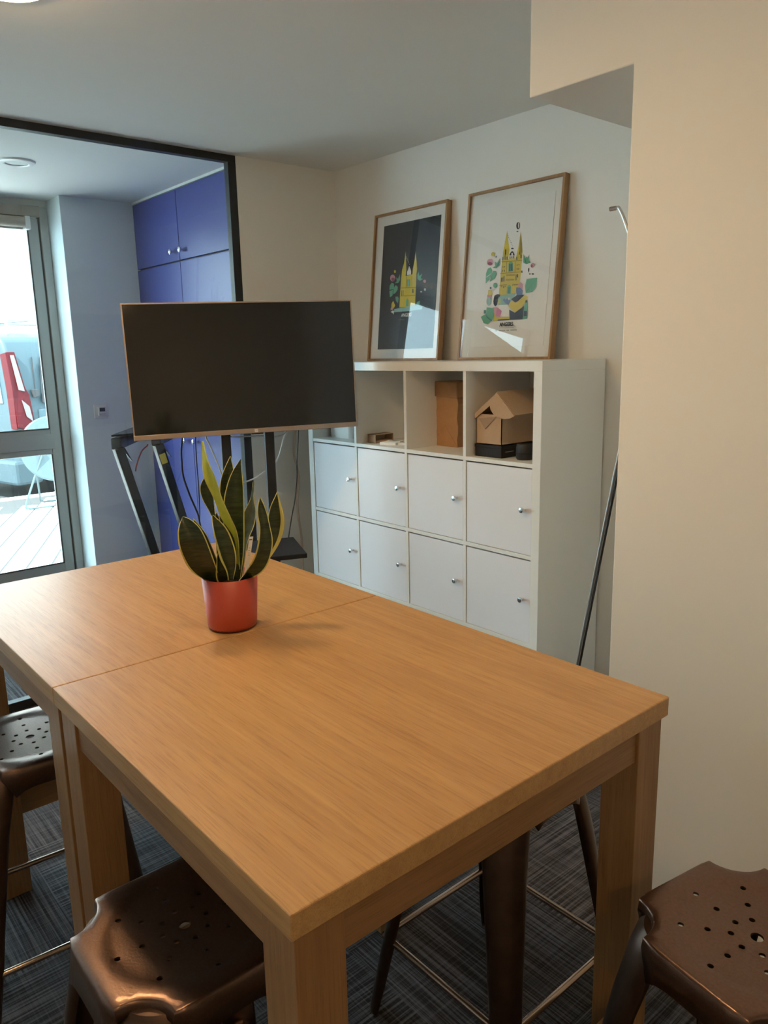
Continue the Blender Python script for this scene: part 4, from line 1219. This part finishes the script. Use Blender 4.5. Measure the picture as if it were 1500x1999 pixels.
def stool_seat(parent):
    ol = stool_outline()
    holes = [(0, 0, 0.0095)]
    for r in (0.036, 0.069, 0.107):
        for k in range(8):
            a = math.radians(45 * k)
            holes.append((r * math.cos(a), r * math.sin(a), 0.0047))
    V = [Vector((x, y)) for x, y, _ in ol]
    n0 = len(V)
    E = [(i, (i + 1) % n0) for i in range(n0)]
    for hx, hy, hr in holes:
        s = len(V)
        nn = 16 if hr > 0.006 else 10
        for k in range(nn):
            a = 2 * math.pi * k / nn
            V.append(Vector((hx + hr * math.cos(a), hy + hr * math.sin(a))))
        E += [(s + k, s + (k + 1) % nn) for k in range(nn)]
    for i in range(-14, 15):
        for j in range(-14, 15):
            x, y = i * 0.0101 + 0.0003, j * 0.0101 + 0.0002
            if max(abs(x), abs(y)) > 0.140: continue
            if min(math.hypot(abs(x) - SB, abs(y) - SB) - 0.062, 9) < 0.005: continue
            if any(math.hypot(x - hx, y - hy) < hr + 0.003 for hx, hy, hr in holes): continue
            V.append(Vector((x, y)))
    vo, eo, fo, vi, *_ = geometry.delaunay_2d_cdt(V, E, [list(range(n0))], 1, 1e-6)
    mb = MB()
    vv = [mb.bm.verts.new((p.x, p.y, SH + dish(p.x, p.y))) for p in vo]
    for f in fo:
        cx = sum(vo[i].x for i in f) / 3
        cy = sum(vo[i].y for i in f) / 3
        if any(math.hypot(cx - hx, cy - hy) < hr * 0.98 for hx, hy, hr in holes): continue
        mb.bm.faces.new([vv[i] for i in f])
    # hole collars
    for hx, hy, hr in holes:
        nn = 16 if hr > 0.006 else 10
        ra = [mb.bm.verts.new((hx + hr * math.cos(2 * math.pi * k / nn), hy + hr * math.sin(2 * math.pi * k / nn), SH + dish(hx + hr * math.cos(2 * math.pi * k / nn), hy + hr * math.sin(2 * math.pi * k / nn)))) for k in range(nn)]
        rb = [mb.bm.verts.new(v.co + Vector((0, 0, -0.004))) for v in ra]
        for k in range(nn): mb.bm.faces.new([ra[k], ra[(k + 1) % nn], rb[(k + 1) % nn], rb[k]]).smooth = False
    # rolled edge and skirt
    def off(i, d):
        x, y, t = ol[i]
        if t is True:
            cx, cy = math.copysign(SB, x), math.copysign(SB, y)
            v = Vector((cx - x, cy - y)).normalized()
        else:
            v = Vector((0, math.copysign(1, y))) if abs(abs(y) - SB) < 1e-5 else Vector((math.copysign(1, x), 0))
        return x + v.x * d, y + v.y * d
    ringsz = []
    for d, z in ((0.0, 0.0), (0.0035, -0.0012), (0.006, -0.005), (0.0075, -0.012)):
        ringsz.append([mb.bm.verts.new((*off(i, d if ol[i][2] is not True else d * 0.6), SH + z)) for i in range(n0)])
    low = []
    for i in range(n0):
        t = ol[i][2]
        if t is True: low.append(mb.bm.verts.new((*off(i, 0.006), SH - 0.02)))
        else: low.append(mb.bm.verts.new((*off(i, 0.014), SH - 0.046 - 0.034 * abs(t) ** 4)))
    ringsz.append(low)
    for a, c in zip(ringsz, ringsz[1:]):
        for i in range(n0):
            j = (i + 1) % n0
            mb.bm.faces.new([a[i], a[j], c[j], c[i]])
    # skirt ends close down to the legs
    bmesh.ops.remove_doubles(mb.bm, verts=mb.bm.verts, dist=1e-5)
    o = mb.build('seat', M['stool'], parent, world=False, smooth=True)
    s = o.modifiers.new('sheet', 'SOLIDIFY')
    s.thickness = 0.0016
    s.offset = -1
    return o
def stool_leg(parent, sx, sy):
    mb = MB()
    dg_ = Vector((sx, sy, 0)).normalized()
    pe = Vector((-dg_.y, dg_.x, 0))
    #       z,    crest, width, depth
    prof = [(SH - 0.011, 0.146, 0.044, 0.010), (SH - 0.014, 0.160, 0.074, 0.019), (SH - 0.030, 0.171, 0.096, 0.026), (SH - 0.06, 0.181, 0.102, 0.029),
            (0.50, 0.202, 0.088, 0.028), (0.35, 0.230, 0.075, 0.026), (0.20, 0.258, 0.064, 0.024), (0.08, 0.281, 0.054, 0.021), (0.02, 0.292, 0.046, 0.018), (0.0, 0.294, 0.040, 0.016)]
    rows = []
    for z, cr, w, d in prof:
        row = []
        for k in range(13):
            a = math.radians(-98 + 196 * k / 12)
            row.append(mb.bm.verts.new(dg_ * (cr - d + d * math.cos(a)) + pe * (w / 2 * math.sin(a)) + Vector((0, 0, z))))
        rows.append(row)
    for a, c in zip(rows, rows[1:]):
        for k in range(12): mb.bm.faces.new([a[k], a[k + 1], c[k + 1], c[k]])
    mb.bm.faces.new(rows[0])
    mb.bm.faces.new(rows[-1])
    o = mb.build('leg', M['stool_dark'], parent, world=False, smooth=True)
    s = o.modifiers.new('sheet', 'SOLIDIFY')
    s.thickness = 0.002
    s.offset = -1
    return o
ST_G = 'perforated metal counter stools round the tables'
stool = thing('counter_stool', 'x', 'stool', (0, 0, 0), group=ST_G)
stool_seat(stool)
for sx, sy in ((1, 1), (-1, 1), (-1, -1), (1, -1)): stool_leg(stool, sx, sy)
q = 0.187
for (ax, ay), (bx, by) in (((q, q), (-q, q)), ((-q, q), (-q, -q)), ((-q, -q), (q, -q)), ((q, -q), (q, q))):
    MB().tube([(ax * 0.97, ay * 0.97, 0.2), (bx * 0.97, by * 0.97, 0.2)], 0.0075, 10, smooth=False).build('footrest', M['rod'], stool, world=False, smooth=True)
for s in (1, -1):
    MB().bar((-0.125, -0.125 * s, 0.560), (0.125, 0.125 * s, 0.560 - 0.004 * s), 0.030, 0.003).build('under_brace', M['stool_dark'], stool, world=False)
stool['label'] = 'bronze stool tucked under the near table on the carpet, seat half in shadow'
stool.location = (0.730, -1.797, 0)
dup(stool, (1.331, -1.170, 0), math.radians(-10), 'bronze stool standing against the warm wall block beyond the table end')
dup(stool, (-0.078, -1.792, 0), math.radians(-4), 'bronze stool at the table by the television, its seat shining pale from the window')
dup(stool, (0.742, -1.073, 0), math.radians(0), 'bronze stool mostly hidden under the near table, seen between its two end legs')
dup(stool, (-0.200, -0.900, 0), math.radians(0), 'bronze stool behind the table by the television, only a dark leg showing')

# ================================================================ CEILING LAMPS
def ceiling_lamp(x, y, label, glow='lamp'):
    l = thing('ceiling_lamp', label, 'lamp', (x, y, CEIL), group='lit ceiling lamps')
    b = MB(); b.lathe([(0.108, 0.0), (0.108, -0.012), (0.100, -0.016), (0.098, -0.006)], (x, y, CEIL), 40)
    b.build('rim', M['white_plastic'], l, smooth=False)
    b = MB(); b.lathe([(0.098, -0.008), (0.094, -0.016), (0.075, -0.024), (0.04, -0.029), (0.0, -0.030)], (x, y, CEIL), 40)
    b.build('diffuser', M[glow], l, smooth=True)
    return l
ceiling_lamp(-0.498, -1.537, 'lit round ceiling lamp at the upper left edge of the picture', 'lamp_bright')
ceiling_lamp(0.75, -1.64, 'lit round ceiling lamp above the near end of the tables')
ceiling_lamp(3.0, -2.9, 'added round fill lamp behind the camera, out of view', 'lamp_fill')  # unseen lamp added to even out the light on the wall block
